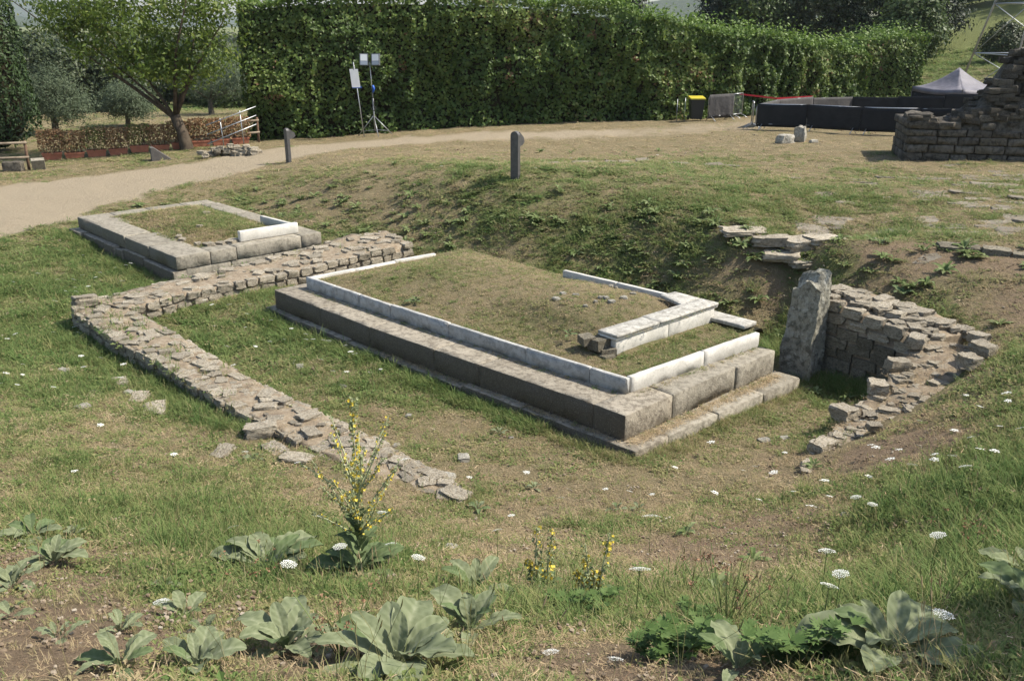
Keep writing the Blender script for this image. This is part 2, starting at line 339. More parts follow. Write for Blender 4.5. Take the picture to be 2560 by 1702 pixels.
# main altar frame: A0 near corner, ua along the short side, va along the long side
A0 = np.array([1.385, 10.177]); ua = np.array([.7307, .6827]); va = np.array([-.6827, .7307])
def AW(u, v, z=0.0): p = A0 + ua * u + va * v; return Vector((p[0], p[1], z))
def AUV(x, y): return (x - A0[0]) * ua[0] + (y - A0[1]) * ua[1], (x - A0[0]) * va[0] + (y - A0[1]) * va[1]
# second altar: near corner, and its two edge directions
B0 = np.array([-6.83, 17.93]); ub = np.array([.735, .678]); vb = np.array([-.690, .724])
def BW(u, v, z=0.0): p = B0 + ub * u + vb * v; return Vector((p[0], p[1], z))
_bi = np.linalg.inv(np.array([ub, vb]).T)
def BUV(x, y): d = np.array([x - B0[0], y - B0[1]]); q = _bi @ d.reshape(2, -1); return q[0].reshape(np.shape(x)), q[1].reshape(np.shape(x))

def soil_amt(x, y):
    """bare earth: the steep banks and worn spots"""
    s = np.zeros(np.shape(x))
    bank = [(8.5, 14.0), (5.6, 15.5), (4.6, 16.1), (2.8, 18.0), (1.0, 19.4), (-1.5, 21.0), (-4.2, 23.3), (-7, 26)]
    s = np.maximum(s, (.22 + .42 * sstep(2, 5.5, x)) * (1 - sstep(.3, 1.4, seg_dist(x, y, bank))))
    for cx, cy, r, a in [(-2.4, 3.6, 1.5, 1.0), (-3.1, 5.2, .9, .9), (1.6, 6.6, 1.0, .75), (2.4, 7.4, 1.0, .7), (4.2, 8.9, .9, .8), (.6, 3.2, .7, .7), (-.9, 3.3, .5, .6),
                         (.8, 8.7, 1.1, .35), (3.3, 9.6, 1.0, .4), (-3.7, 10.2, .8, .4), (0, 7.2, .9, .4), (8, 12.5, 1.5, .6), (2.2, 3.0, .3, .3)]:
        s = np.maximum(s, a * (1 - sstep(.4, 1.2, np.hypot(x - cx, y - cy) / r)))
    return s
def green_amt(x, y):
    """how lush the turf is, 0 dry .. 1 green"""
    g = .355 + .75 * (fbm(x * .55, y * .55, 0, 11) - .5) + .85 * (fbm(x * 2.3, y * 2.3, 0, 12) - .5)
    for cx, cy, r, a in [(-9, 18, 4.5, .42), (-7.5, 13.5, 3, .28), (-4.5, 12, 2, .12), (-3.2, 14.2, 2.2, .22), (-1.6, 12.9, 1.4, .18), (4.6, 6.6, 2.2, .5), (3.4, 4.6, 1.6, .42), (1.9, 4.2, 1.0, .3), (-1.4, 5.2, 1.3, .25),
                         (-2.6, 6.6, 1.4, .25), (-11, 20, 2, .2), (-1.6, 3.9, .6, .12), (5.3, 15.2, .7, .4), (.4, 4.4, .8, .2), (6.4, 9.2, 1.5, .3),
                         (1.3, 7.6, 2.6, -.22), (3.2, 9.4, 1.8, -.2), (4.5, 10.0, 1.2, -.25), (2, 21.5, 4, .14), (6, 19, 4, .12), (-2, 21.5, 3, .12), (2.5, 18.5, 2, .14), (-5, 24.5, 3, .12)]:
        g = g + a * np.exp(-((x - cx)**2 + (y - cy)**2) / (r * r))
    edge = np.exp(-(seg_dist(x, y, [tuple(AW(-.62, 8)[:2]), tuple(AW(-.35, 1.2)[:2])]) / .22)**2)
    g = g + .55 * edge - .45 * sstep(26, 32, y) * sstep(-14, -6, x) - .12 * sstep(20, 24, y)
    g = g - .35 * np.clip(soil_amt(x, y), 0, 1)
    g = g + .95 * sstep(19, 23, x) * sstep(44, 50, y) + .6 * sstep(58, 68, y)
    return np.clip(g, 0, 1)

def graded(c0, lo, hi, fine, far0, far1, grow=1.12):
    a = list(np.arange(lo, hi, fine)); s = fine
    while a[-1] < far1: s *= grow; a.append(a[-1] + s)
    s = fine
    while a[0] > far0: s *= grow; a.insert(0, a[0] - s)
    return np.array(a)
gx = graded(0, -13, 12, .13, -900, 900); gy = graded(0, 1.5, 24, .13, -60, 1400)
X, Y = np.meshgrid(gx, gy); Z = height(X.ravel(), Y.ravel())
nx, ny = len(gx), len(gy); I = np.arange(nx * ny).reshape(ny, nx)
F = np.stack([I[:-1, :-1], I[:-1, 1:], I[1:, 1:], I[1:, :-1]], -1).reshape(-1, 4)
fx, fy = X.ravel(), Y.ravel()
def ground_mat():
    b = NB('turf_ground'); v = worldvec(b)
    at = lambda n: b.n('ShaderNodeAttribute', attribute_name=n).outputs['Fac']
    nf = b.noise(60, 5, .75, v); nm = b.noise(9, 5, .7, v); nl = b.noise(2.2, 4, .6, v)
    dry = b.ramp(nf, [(.28, (.105, .085, .048)), (.45, (.19, .155, .088)), (.6, (.265, .22, .132)), (.78, (.37, .31, .20))])
    soil = b.ramp(b.math('ADD', b.math('MULTIPLY', nf, .7), b.math('MULTIPLY', nm, .3)), [(.3, (.125, .09, .06)), (.5, (.225, .165, .11)), (.68, (.33, .25, .175))])
    grn = b.ramp(nf, [(.28, (.060, .075, .026)), (.5, (.11, .138, .045)), (.72, (.18, .20, .08))])
    pth = b.ramp(nf, [(.25, (.25, .195, .13)), (.5, (.345, .285, .20)), (.75, (.44, .375, .28))])
    c = b.mix(b.ramp(b.math('ADD', at('soil'), b.math('MULTIPLY', b.math('SUBTRACT', nm, .5), .9)), [(.3, 0), (.7, 1)]), dry, soil)
    c = b.mix(b.ramp(b.math('ADD', at('green'), b.math('MULTIPLY', b.math('SUBTRACT', nm, .5), .9)), [(.30, 0), (.72, .85)]), c, grn)
    c = b.mix(b.ramp(b.math('ADD', at('path'), b.math('MULTIPLY', b.math('SUBTRACT', nl, .5), .7)), [(.3, 0), (.75, 1)]), c, pth)
    hgt = b.math('ADD', nf, b.math('MULTIPLY', nm, 1.5))
    return b.done(b.bsdf(c, .97, b.bump(hgt, 1.0, .05), .08))
M['ground'] = ground_mat()
ground = np_mesh('ground', np.c_[fx, fy, Z], F, 'ground', smooth=True,
                 attrs=dict(green=green_amt(fx, fy), soil=soil_amt(fx, fy), path=path_mask(fx, fy)))
tag(ground, 'uneven ground of dry turf, bare banks and worn earth', 'ground', kind='structure')

def path_mat():
    b = NB('path_gravel'); v = worldvec(b); nf = b.noise(60, 5, .75, v)
    c = b.ramp(nf, [(.25, (.25, .195, .13)), (.5, (.345, .285, .20)), (.75, (.44, .375, .28))])
    return b.done(b.bsdf(c, .97, b.bump(b.math('ADD', nf, b.math('MULTIPLY', b.noise(9, 5, .7, v), 1.5)), 1.0, .05), .08))
M['path'] = path_mat()
def build_path():
    P = np.array(PATH); t = np.linspace(0, len(P) - 1, 150); px = np.interp(t, range(len(P)), P[:, 0]); py = np.interp(t, range(len(P)), P[:, 1]); wd = np.interp(t, range(len(P)), PATHW)
    k = np.ones(9) / 9; px[4:-4] = np.convolve(px, k, 'valid'); py[4:-4] = np.convolve(py, k, 'valid')
    tx, ty = np.gradient(px), np.gradient(py); L = np.hypot(tx, ty); nxx, nyy = -ty / L, tx / L
    c = np.linspace(-1, 1, 15); XX = px[:, None] + nxx[:, None] * c * wd[:, None]; YY = py[:, None] + nyy[:, None] * c * wd[:, None]
    off = .014 - .05 * np.abs(c)[None, :]**3 + (fbm(XX * 1.1, YY * 1.1, 0, 71) - .5) * .02 - .06 * sstep(-6, 2, XX)
    ZZ = height(XX.ravel(), YY.ravel()) + off.ravel(); I = np.arange(150 * 15).reshape(150, 15)
    F = np.stack([I[:-1, :-1], I[1:, :-1], I[1:, 1:], I[:-1, 1:]], -1).reshape(-1, 4)
    o = np_mesh('gravel_path', np.c_[XX.ravel(), YY.ravel(), ZZ], F, 'path', smooth=True)
    tag(o, 'pale worn gravel path curving past the hedge', 'path', kind='structure')
build_path()

# ------------------------------------------------------------------ stones
def cube_surf(ns, nt, nw, e=None):
    """surface grid of the unit cube with shared vertices; e = inset of the edge rows"""
    def ax(n, e_): 
        if e_ is None: return np.linspace(0, 1, n + 1)
        return np.r_[0, np.linspace(e_, 1 - e_, max(n, 2)), 1]
    S = [ax(n, None if e is None else e[i]) for i, n in enumerate((ns, nt, nw))]
    idx = {}; V = []; Fc = []
    def vid(a, b, c):
        k = (a, b, c)
        if k not in idx: idx[k] = len(V); V.append((S[0][a], S[1][b], S[2][c]))
        return idx[k]
    N = [len(s) - 1 for s in S]
    for d in range(3):
        a, b = [(1, 2), (2, 0), (0, 1)][d]
        for side in (0, 1):
            for i in range(N[a]):
                for j in range(N[b]):
                    q = []
                    for di, dj in ((0, 0), (1, 0), (1, 1), (0, 1)):
                        k = [0, 0, 0]; k[d] = N[d] * side; k[a] = i + di; k[b] = j + dj; q.append(vid(*k))
                    Fc.append(q if side else q[::-1])
    return np.array(V), np.array(Fc)
def worn_block(quad, z0, z1, name, mat, parent, rough=.007, chip=.02, bev=.014, seg=.11, lift=None, crust=0.0):
    """squared stone on a four-cornered footprint with worn, chipped edges"""
    q = [np.array(p[:2], float) for p in quad]
    L = max(np.linalg.norm(q[1] - q[0]), .05); W = max(np.linalg.norm(q[3] - q[0]), .03); H = z1 - z0
    dims = (L, W, H); e = [min(.3, bev / d) for d in dims]
    V, Fc = cube_surf(*[int(np.clip(round(d / seg), 2, 26)) for d in dims], e)
    s, t, w_ = V.T
    ext = np.stack([(V[:, i] < 1e-6) * 1 + (V[:, i] > 1 - 1e-6) * 1 for i in range(3)], 1); k = ext.sum(1)
    sd = random.randrange(10000)
    chipn = np.clip(fbm(s * L * 6 + sd, t * W * 6, w_ * H * 6, sd, 3) - .48, 0, 1) * 3.0
    U = V.copy()
    for i in range(3):
        inward = np.where(V[:, i] < .5, 1, -1) * ext[:, i] * (k >= 2)
        U[:, i] += inward * (bev * .3 + .28 * chip * chipn) / dims[i]
        nn = (fbm(s * L * 9, t * W * 9 + sd, w_ * H * 9, sd + i, 3) - .5) * 2 * rough
        U[:, i] += ext[:, i] * np.where(V[:, i] < .5, -1, 1) * nn / dims[i]
    s, t, w_ = U.T
    xy = ((1 - s) * (1 - t))[:, None] * q[0] + (s * (1 - t))[:, None] * q[1] + (s * t)[:, None] * q[2] + ((1 - s) * t)[:, None] * q[3]
    z = z0 + w_ * H
    if lift is not None: z = z + lift[0] * (s - .5) + lift[1] * (t - .5)
    P = np.c_[xy, z]
    c = P.mean(0); me_par = Vector(parent.location)
    o = np_mesh(name, P - c, Fc, mat, smooth=True, attrs=dict(crust=crust * (V[:, 1] < .5 * min(.3, bev / W)) * (w_ < .985)))
    o.parent = parent; o.location = Vector(c) - me_par
    return o
def rock_mesh(sd, n=3, boxy=.55, rough=.16):
    V, Fc = cube_surf(n, n, n); C = V - .5
    sp = C / np.linalg.norm(C, axis=1)[:, None] * .56
    P = C * boxy + sp * (1 - boxy)
    for i in range(3): P[:, i] += (fbm(C[:, 0] * 3.1 + sd * 7, C[:, 1] * 3.1 + i * 11, C[:, 2] * 3.1, sd, 3) - .5) * 2 * rough
    P /= (P.max(0) - P.min(0)); P -= (P.max(0) + P.min(0)) / 2
    return P, Fc
def rock_lib(name, mats, count, **k):
    L = []
    for i in range(count):
        P, Fc = rock_mesh(i + len(name) * 13, **k)
        o = np_mesh(name, P, Fc, mats, smooth=True); o.data.set_sharp_from_angle(angle=R(34)); L.append(o.data); bpy.data.objects.remove(o)
    return L
LIB = rock_lib('stone', 'rubble', 24, n=5, boxy=.84, rough=.19)
LIBD = rock_lib('dark_stone', 'rubble_dark', 16, n=4, boxy=.97, rough=.09)
LIBR = rock_lib('ruin_stone', 'ruin', 14, n=3, boxy=.75, rough=.13)
LIBP = rock_lib('pale_rock', 'rock_pale', 8, n=5, boxy=.5, rough=.2)
LIBS = rock_lib('slab', 'paving', 12, n=3, boxy=.6, rough=.16)
def put(lib, name, p, d, rot, parent):
    o = bpy.data.objects.new(name, random.choice(lib)); col.objects.link(o); o.parent = parent
    o.location = Vector(p) - Vector(parent.location); o.scale = d
    o.rotation_euler = rot if hasattr(rot, '__len__') else (random.uniform(-.07, .07), random.uniform(-.07, .07), rot)
    return o

# ------------------------------------------------------------------ main altar
altar = thing('stone_altar', 'long stepped altar base of dark stone blocks with a white marble kerb around dry turf', 'altar', AW(1.6, 3.9, 0), 'altar bases in the hollow')
def ul(v): return np.interp(v, [0, .51, 2.54, 3.47, 4.99, 6.4, 7.92], [0, -.01, -.15, -.22, -.31, -.34, -.35])
def us_(v): return np.interp(v, [-.27, 1.63, 2.77, 3.99, 5.51, 8.12], [-.09, -.22, -.30, -.37, -.45, -.48])   #                     # the long edge splays a little
# foundation step: long side, then front
vs = [-.27, 1.63, 2.77, 3.99, 5.51, 6.9, 8.12]
for a, b in zip(vs[:-1], vs[1:]):
    dz = random.uniform(-.025, .02)
    worn_block([AW(us_(a) + random.uniform(-.03, .03), a + .008), AW(us_(b) + random.uniform(-.03, .03), b - .008), AW(.55, b - .008), AW(.55, a + .008)], -.22, .115 + dz, 'step_stone', 'block', altar, .012, .055, .012, crust=.9)
us = [.56, 1.56, 2.6, 3.55]
for a, b in zip(us[:-1], us[1:]):
    worn_block([AW(a + .006, -.24 - .03 * a + random.uniform(-.02, .02)), AW(b - .006, -.24 - .03 * b + random.uniform(-.02, .02)), AW(b - .006, .5), AW(a + .006, .5)], -.22, .112 + random.uniform(-.02, .01), 'step_stone', 'block_grey', altar, .012, .06, .012)
# block course
vs = [0, .51, 2.54, 3.47, 4.99, 6.40, 7.92]
for a, b in zip(vs[:-1], vs[1:]):
    worn_block([AW(ul(a), a + .003), AW(ul(b), b - .003), AW(.95, b - .003), AW(.95, a + .003)], .12, .46 + random.uniform(-.006, .006), 'block', 'block', altar, .005, .03, .009, crust=1.0)
us = [.956, 2.41, 3.42]
for a, b in zip(us[:-1], us[1:]):
    worn_block([AW(a + .004, .005), AW(b - .006, .03), AW(b - .006, .95), AW(a + .004, .95)], .12, .46 + random.uniform(-.006, .004), 'block', 'block_grey', altar, .005, .03, .009)
us = [.956, 2.0, 3.3, 4.2]
for a, b in zip(us[:-1], us[1:]):
    worn_block([AW(a, 7.15), AW(b - .01, 7.15), AW(b - .01, 7.9), AW(a, 7.9)], .0, .46, 'block', 'block', altar, .006, .03, .016)
vs = [1.0, 2.4, 4.0, 5.6, 7.14]
for a, b in zip(vs[:-1], vs[1:]):
    worn_block([AW(3.3, a), AW(3.3, b - .012), AW(4.2, b - .012), AW(4.2, a)], .0, .44, 'block', 'block', altar, .006, .03, .016)
# marble kerb slabs on the long side
def um(v): return np.interp(v, [.43, 2.16, 3.76, 5.15, 7.6], [.53, .385, .29, .21, .115])
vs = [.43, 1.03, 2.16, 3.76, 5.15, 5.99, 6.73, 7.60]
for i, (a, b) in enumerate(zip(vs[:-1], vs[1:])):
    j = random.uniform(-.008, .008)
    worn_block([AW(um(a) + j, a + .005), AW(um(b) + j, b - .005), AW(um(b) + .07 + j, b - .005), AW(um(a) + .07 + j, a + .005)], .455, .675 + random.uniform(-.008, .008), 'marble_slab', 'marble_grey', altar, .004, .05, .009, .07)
us = [(.615, .43), (2.1, .35), (3.38, .285)]
for (a, va_), (b, vb_) in zip(us[:-1], us[1:]):
    worn_block([AW(a + .004, va_), AW(b - .004, vb_), AW(b - .004, vb_ + .08), AW(a + .004, va_ + .08)], .455, .675, 'marble_slab', 'marble', altar, .004, .04, .009, .07)
us = [(.19, 7.5), (1.1, 7.46), (2.0, 7.44), (2.92, 7.36)]
for (a, va_), (b, vb_) in zip(us[:-1], us[1:]):
    worn_block([AW(a + .004, va_), AW(b - .004, vb_), AW(b - .004, vb_ + .075), AW(a + .004, va_ + .075)], .455, .67 + random.uniform(-.01, .01), 'marble_slab', 'marble', altar, .004, .022, .008, .09)
vs = [1.95, 3.1, 4.27]
for a, b in zip(vs[:-1], vs[1:]):
    worn_block([AW(3.45 - .06 * (a - 1.95), a), AW(3.45 - .06 * (b - 1.95), b - .01), AW(3.53 - .06 * (b - 1.95), b - .01), AW(3.53 - .06 * (a - 1.95), a)], .5, .865, 'marble_slab', 'marble', altar, .006, .03, .01, .09)
# upper marble step with its moulded cap
worn_block([AW(1.16, 1.17), AW(2.3, 1.14), AW(2.3, 1.24), AW(1.16, 1.27)], .60, .862, 'marble_slab', 'marble', altar, .003, .014, .008, .09)
worn_block([AW(2.304, 1.14), AW(3.39, 1.11), AW(3.39, 1.21), AW(2.304, 1.24)], .60, .862, 'marble_slab', 'marble', altar, .003, .014, .008, .09)
for (a, a1, b, b1) in [(1.13, 1.125, 2.05, 1.11), (2.056, 1.11, 3.46, 1.085)]:
    c = worn_block([AW(a, a1 + .018), AW(b, b1 + .018), AW(b, b1 + .33), AW(a, a1 + .35)], .865, .90, 'cap_moulding', 'marble', altar, .002, .01, .008, .09)
    c = worn_block([AW(a, a1), AW(b, b1), AW(b, b1 + .34), AW(a, a1 + .36)], .901, .945, 'cap_slab', 'marble_worn', altar, .003, .016, .012, .09)
worn_block([AW(2.98, 1.44), AW(3.47, 1.44), AW(3.48, 1.93), AW(3.16, 1.98)], .885, .94, 'cap_slab', 'marble_worn', altar, .004, .02, .012, .09)
worn_block([AW(3.32, .52), AW(3.66, .52), AW(3.64, 1.32), AW(3.30, 1.32)], .675, .735, 'cap_slab', 'marble_worn', altar, .004, .02, .012, .09)
for p, d in [((1.06, 1.4, .78), (.26, .24, .17)), ((1.10, 1.27, .68), (.24, .2, .14)), ((.98, 1.55, .82), (.2, .22, .12)), ((1.3, 1.42, .83), (.3, .3, .12)), ((1.02, 1.2, .63), (.2, .16, .1))]:
    put(LIBD, 'core_stone', AW(p[0], p[1], p[2]), d, random.uniform(0, 3), altar)
# turf fill
def fill_z(u, v):
    """height of the turf mound inside the marble kerb"""
    u = np.asarray(u, float); v = np.asarray(v, float)
    e = np.minimum.reduce([u - (um(v) + .06), (7.45 - v), (v - .38), (3.85 - u)])
    dome = sstep(0, 1.5, e) * (.24 + .0 * u) * sstep(.6, 2.2, v)
    back = .14 * sstep(1.2, 1.75, v) * sstep(1.0, 1.6, u) * (1 - sstep(2.4, 4.5, v))
    z = .625 + dome + back * (1 - .45 * sstep(2.7, 3.3, u)) + .045 * sstep(2.7, 3.3, u) * (1 - sstep(3.5, 3.6, u)) * sstep(1.7, 2.1, v) * (1 - sstep(4.2, 4.8, v)) + (fbm(u * 2.2, v * 2.2, 0, 31) - .5) * .07 * sstep(0, .4, e)
    return z - .16 * sstep(.25, -.05, np.minimum(e, v * 0 + 9)) * 0
def on_fill(u, v): return (u > um(v) + .08) & (u < 3.7) & ~((u > 3.28) & (u < 3.56) & (v < 4.35)) & (v > .5) & (v < 7.42) & ~((v > 1.05) & (v < 1.5) & (u > 1.1) & (u < 3.5)) & ~((v > .5) & (v < 1.34) & (u > 3.28)) & ~((v > 1.4) & (v < 2.0) & (u > 2.95))
uu = np.linspace(0, 1, 60); vv = np.linspace(.47, 7.47, 110); UU, VV = np.meshgrid(uu, vv); UU = um(VV) + .06 + UU * (3.84 - um(VV) - .06)
ZZ = fill_z(UU, VV) - .12 * sstep(3.7, 3.84, UU)
PX = A0[0] + ua[0] * UU + va[0] * VV; PY = A0[1] + ua[1] * UU + va[1] * VV
I = np.arange(60 * 110).reshape(110, 60); F = np.stack([I[:-1, :-1], I[:-1, 1:], I[1:, 1:], I[1:, :-1]], -1).reshape(-1, 4)
def fill_green(u, v): return np.clip(.28 + .9 * (fbm(u * .9, v * .9, 0, 33) - .5) + .3 * (1 - sstep(.3, 1.2, v - .4)), 0, 1)
np_mesh('turf_fill', np.c_[PX.ravel(), PY.ravel(), ZZ.ravel()], F, 'ground', altar, smooth=True,
        attrs=dict(green=fill_green(UU, VV).ravel(), soil=(.45 * sstep(2, 3.5, UU) * (VV < 3.5)).ravel(), path=np.zeros(UU.size)))
for i in range(12):
    u_, v_ = random.uniform(1.6, 3.3), random.uniform(1.9, 3.6)
    put(LIBP, 'loose_stone', AW(u_, v_, float(fill_z(u_, v_)) + .01), (random.uniform(.06, .16), random.uniform(.05, .12), .06), random.uniform(0, 3), altar)

# ------------------------------------------------------------------ second altar
altar2 = thing('stone_altar', 'squarer pale grey block altar base with a single white marble slab on its turf', 'altar', BW(1.7, 2.8, 0), 'altar bases in the hollow')
vs = [.0, 1.5, 2.62, 2.95, 3.55, 4.1, 5.0, 5.75]
for i, (a, b) in enumerate(zip(vs[:-1], vs[1:])):
    j = random.uniform(-.05, .05)
    worn_block([BW(-.1 + j, a + .02), BW(-.1 + j, b - .02), BW(.6, b - .02), BW(.6, a + .02)], -.25, .215 + random.uniform(-.03, .02), 'foundation_stone', 'block', altar2, .012, .04, .014, crust=.8)
us = [.2, 1.2, 2.2, 3.2]
for a, b in zip(us[:-1], us[1:]):
    worn_block([BW(a + .01, .02), BW(b, .02), BW(b, .6), BW(a + .01, .6)], -.2, .22, 'foundation_stone', 'block_grey', altar2, .012, .04, .02)
vs = [0, 1.35, 2.62, 4.0, 5.6]
for i, (a, b) in enumerate(zip(vs[:-1], vs[1:])):
    j = random.uniform(-.04, .05); w_ = [.75, .78, .62, .8][i]
    worn_block([BW(j, a + .012), BW(j, b - .012), BW(w_, b - .012), BW(w_, a + .012)], .225, .5 + random.uniform(-.01, .015), 'block', 'block_grey', altar2, .007, .035, .01, crust=.7)
us = [.76, 1.35, 2.9, 3.42]
for a, b in zip(us[:-1], us[1:]):
    worn_block([BW(a + .008, .01), BW(b - .008, .01), BW(b - .008, .62), BW(a + .008, .62)], .225, .5 + random.uniform(-.008, .008), 'block', 'block_grey', altar2, .006, .025, .009)
us = [.8, 1.7, 2.6, 3.4]
for a, b in zip(us[:-1], us[1:]):
    worn_block([BW(a + .012, 5.05), BW(b - .008, 5.05), BW(b - .008, 5.6), BW(a + .012, 5.6)], .1, .5, 'block', 'block_grey', altar2, .008, .03, .016)
vs = [.63, 1.9, 3.3, 4.4, 5.04]
for a, b in zip(vs[:-1], vs[1:]):
    worn_block([BW(2.95, a + .01), BW(2.95, b - .01), BW(3.42, b - .01), BW(3.42, a + .01)], .1, .505, 'block', 'block_grey', altar2, .008, .03, .016)
worn_block([BW(1.62, .34), BW(3.02, .31), BW(3.02, .42), BW(1.62, .45)], .505, .735, 'marble_slab', 'marble', altar2, .003, .02, .01, .09)
worn_block([BW(2.93, .43), BW(2.86, 1.75), BW(2.95, 1.75), BW(3.02, .43)], .505, .70, 'marble_slab', 'marble', altar2, .004, .02, .01, .09, lift=None)
def fill2_z(u, v):
    e = np.minimum.reduce([np.asarray(u) - .62, 5.1 - np.asarray(v), np.asarray(v) - .5, 3.0 - np.asarray(u)])
    return .47 + .17 * sstep(0, .9, e) + (fbm(np.asarray(u) * 2, np.asarray(v) * 2, 0, 35) - .5) * .06
UU, VV = np.meshgrid(np.linspace(.58, 3.0, 34), np.linspace(.46, 5.1, 60)); ZZ = fill2_z(UU, VV)
PX = B0[0] + ub[0] * UU + vb[0] * VV; PY = B0[1] + ub[1] * UU + vb[1] * VV
I = np.arange(34 * 60).reshape(60, 34); F = np.stack([I[:-1, :-1], I[:-1, 1:], I[1:, 1:], I[1:, :-1]], -1).reshape(-1, 4)
np_mesh('turf_fill', np.c_[PX.ravel(), PY.ravel(), ZZ.ravel()], F, 'ground', altar2, smooth=True,
        attrs=dict(green=np.clip(.35 + .8 * (fbm(UU * .9, VV * .9, 0, 36) - .5), 0, 1).ravel(), soil=np.zeros(UU.size), path=np.zeros(UU.size)))
for (u_, v_, s_) in [(1.5, .5, .26), (1.25, .52, .2), (1.0, .55, .22), (.85, .75, .14), (.8, 1.4, .16), (.86, 1.7, .14), (2.2, 3.1, .16), (1.4, 1.8, .12)]:
    put(LIB, 'loose_stone', BW(u_, v_, float(fill2_z(u_, v_)) + .03), (s_ * 1.2, s_, s_ * .5), random.uniform(0, 3), altar2)

# ------------------------------------------------------------------ rubble walls
def lerp(a, b, t): return a + (b - a) * t
def strip_at(st, t):
    """st: stations (outer xy, inner xy, ztop); t in [0, n-1]"""
    i = min(int(t), len(st) - 2); f = t - i; a, b = st[i], st[i + 1]
    return np.array(a[0]) * (1 - f) + np.array(b[0]) * f, np.array(a[1]) * (1 - f) + np.array(b[1]) * f, a[2] * (1 - f) + b[2] * f
def strip_len(st, k):
    return np.r_[0, np.cumsum([np.linalg.norm(np.array(a[k]) - np.array(b[k])) for a, b in zip(st[:-1], st[1:])])]
def core(st, root, inset=.05, zdrop=.03, n=70, m=10, zb=-.4):
    T = np.linspace(0, len(st) - 1, n); V = []
    for t in T:
        o_, i_, z = strip_at(st, t); d = (i_ - o_) / np.linalg.norm(i_ - o_)
        for j in range(m):
            f = j / (m - 1); p = (o_ + d * inset) * (1 - f) + (i_ - d * inset) * f
            V.append((p[0], p[1], z - zdrop + (float(fbm(p[0] * 4, p[1] * 4, 0, 51)) - .5) * .09))
        for p in (i_ - d * inset, o_ + d * inset): V.append((p[0], p[1], zb))
    V = np.array(V); k = m + 2; Fc = []
    for i in range(n - 1):
        for j in range(k): Fc.append((i * k + j, i * k + (j + 1) % k, (i + 1) * k + (j + 1) % k, (i + 1) * k + j))
    Fc = np.array(Fc); o = np_mesh('mortar_core', V, Fc[:, ::-1], 'mortar', root, smooth=True)
    for q in (V[:k], V[-k:][::-1]): e = MB(); e.add(q, [tuple(range(k))]); e.build('mortar_end', 'mortar', root)
def face_row(st, side, root, lib, z_off, hgt, lmin, lmax, depth=.2, proud=.03, miss=.06, t0=0, t1=None, jig=.02):
    """a course of facing stones along one edge of a strip"""
    S = strip_len(st, side); total = S[-1]; s = 0 if t0 == 0 else np.interp(t0, range(len(S)), S); end = total if t1 is None else np.interp(t1, range(len(S)), S)
    while s < end - .08:
        L = min(random.uniform(lmin, lmax), end - s + .05); t = float(np.interp(s + L / 2, S, range(len(S))))
        o_, i_, z = strip_at(st, t); t2 = min(t + .05, len(st) - 1.001); t3 = max(t - .05, 0)
        e1 = strip_at(st, t2)[side]; e0 = strip_at(st, t3)[side]; d = e1 - e0; rz = math.atan2(d[1], d[0])
        edge = (o_, i_)[side]; inn = (i_, o_)[side]; n_ = (inn - edge) / np.linalg.norm(inn - edge)
        if random.random() > miss:
            h_ = hgt * random.uniform(.85, 1.15); dp = depth * random.uniform(.8, 1.25)
            p = edge + n_ * (dp / 2 - proud + random.uniform(-jig, jig))
            put(lib, 'stone', (p[0], p[1], z + z_off - hgt / 2 + random.uniform(-.012, .012)), (L * 1.0, dp, h_), rz + random.uniform(-.06, .06), root)
        s += L
def top_fill(st, root, lib, n, smin, smax, zoff=0.0, lo=.16, hi=.84, t0=0, t1=None):
    t1 = t1 if t1 is not None else len(st) - 1
    for k in range(n):
        t = t0 + (t1 - t0) * (k + random.random()) / n; t = min(t, len(st) - 1.001)
        o_, i_, z = strip_at(st, t); f = random.uniform(lo, hi); p = o_ * (1 - f) + i_ * f; s_ = random.uniform(smin, smax)
        put(lib, 'stone', (p[0], p[1], z + zoff - .02), (s_ * random.uniform(.8, 1.7), s_, max(.06, s_ * random.uniform(.35, .55))), random.uniform(0, 3.14), root)

LW1 = [((-7.80, 15.95), (-6.75, 15.35), .20), ((-6.93, 16.75), (-6.1, 16.1), .24), ((-5.55, 18.3), (-4.95, 17.05), .27), ((-4.55, 19.5), (-4.05, 17.85), .29), ((-3.75, 20.75), (-3.0, 19.0), .34), ((-3.0, 21.0), (-2.25, 19.75), .36)]
LW2 = [((-7.88, 15.5), (-6.75, 15.35), .20), ((-6.54, 13.97), (-5.6, 14.25), .15), ((-5.21, 12.70), (-4.58, 13.10), .15), ((-4.11, 11.50), (-3.54, 12.0), .14), ((-3.3, 10.75), (-2.64, 11.14), .13), ((-2.45, 9.95), (-1.66, 10.22), .12), ((-1.7, 9.25), (-1.13, 9.64), .13), ((-.75, 8.62), (-.45, 8.85), .15)]
lwall = thing('rubble_wall', 'low L-shaped rubble wall footing beside the long altar, pale lichened stones in mortar', 'wall', (-6.8, 15.2, 0))
core(LW1, lwall, .05, -.012, zb=-.45); core(LW2, lwall, .05, -.01, n=110, m=14, zb=-.45)
face_row(LW1, 1, lwall, LIB, .03, .15, .22, .38, .22, .02, .02)
face_row(LW1, 1, lwall, LIB, -.13, .15, .22, .36, .22, .015, .02, t0=.3)
face_row(LW1, 0, lwall, LIB, .02, .15, .26, .42, .24, .02, .08)
top_fill(LW1, lwall, LIB, 74, .08, .27, .028)
face_row(LW2, 0, lwall, LIB, .025, .16, .18, .38, .26, .02, .05)
face_row(LW2, 0, lwall, LIB, -.14, .17, .24, .4, .24, 0, .08, t1=3.0)
face_row(LW2, 1, lwall, LIB, .02, .13, .2, .42, .24, .01, .14)
top_fill(LW2, lwall, LIB, 78, .07, .25, .026)
put(LIB, 'stone', (-7.72, 15.72, .26), (.44, .34, .2), .75, lwall)
put(LIB, 'stone', (-3.2, 10.55, .10), (.44, .34, .17), .3, lwall)
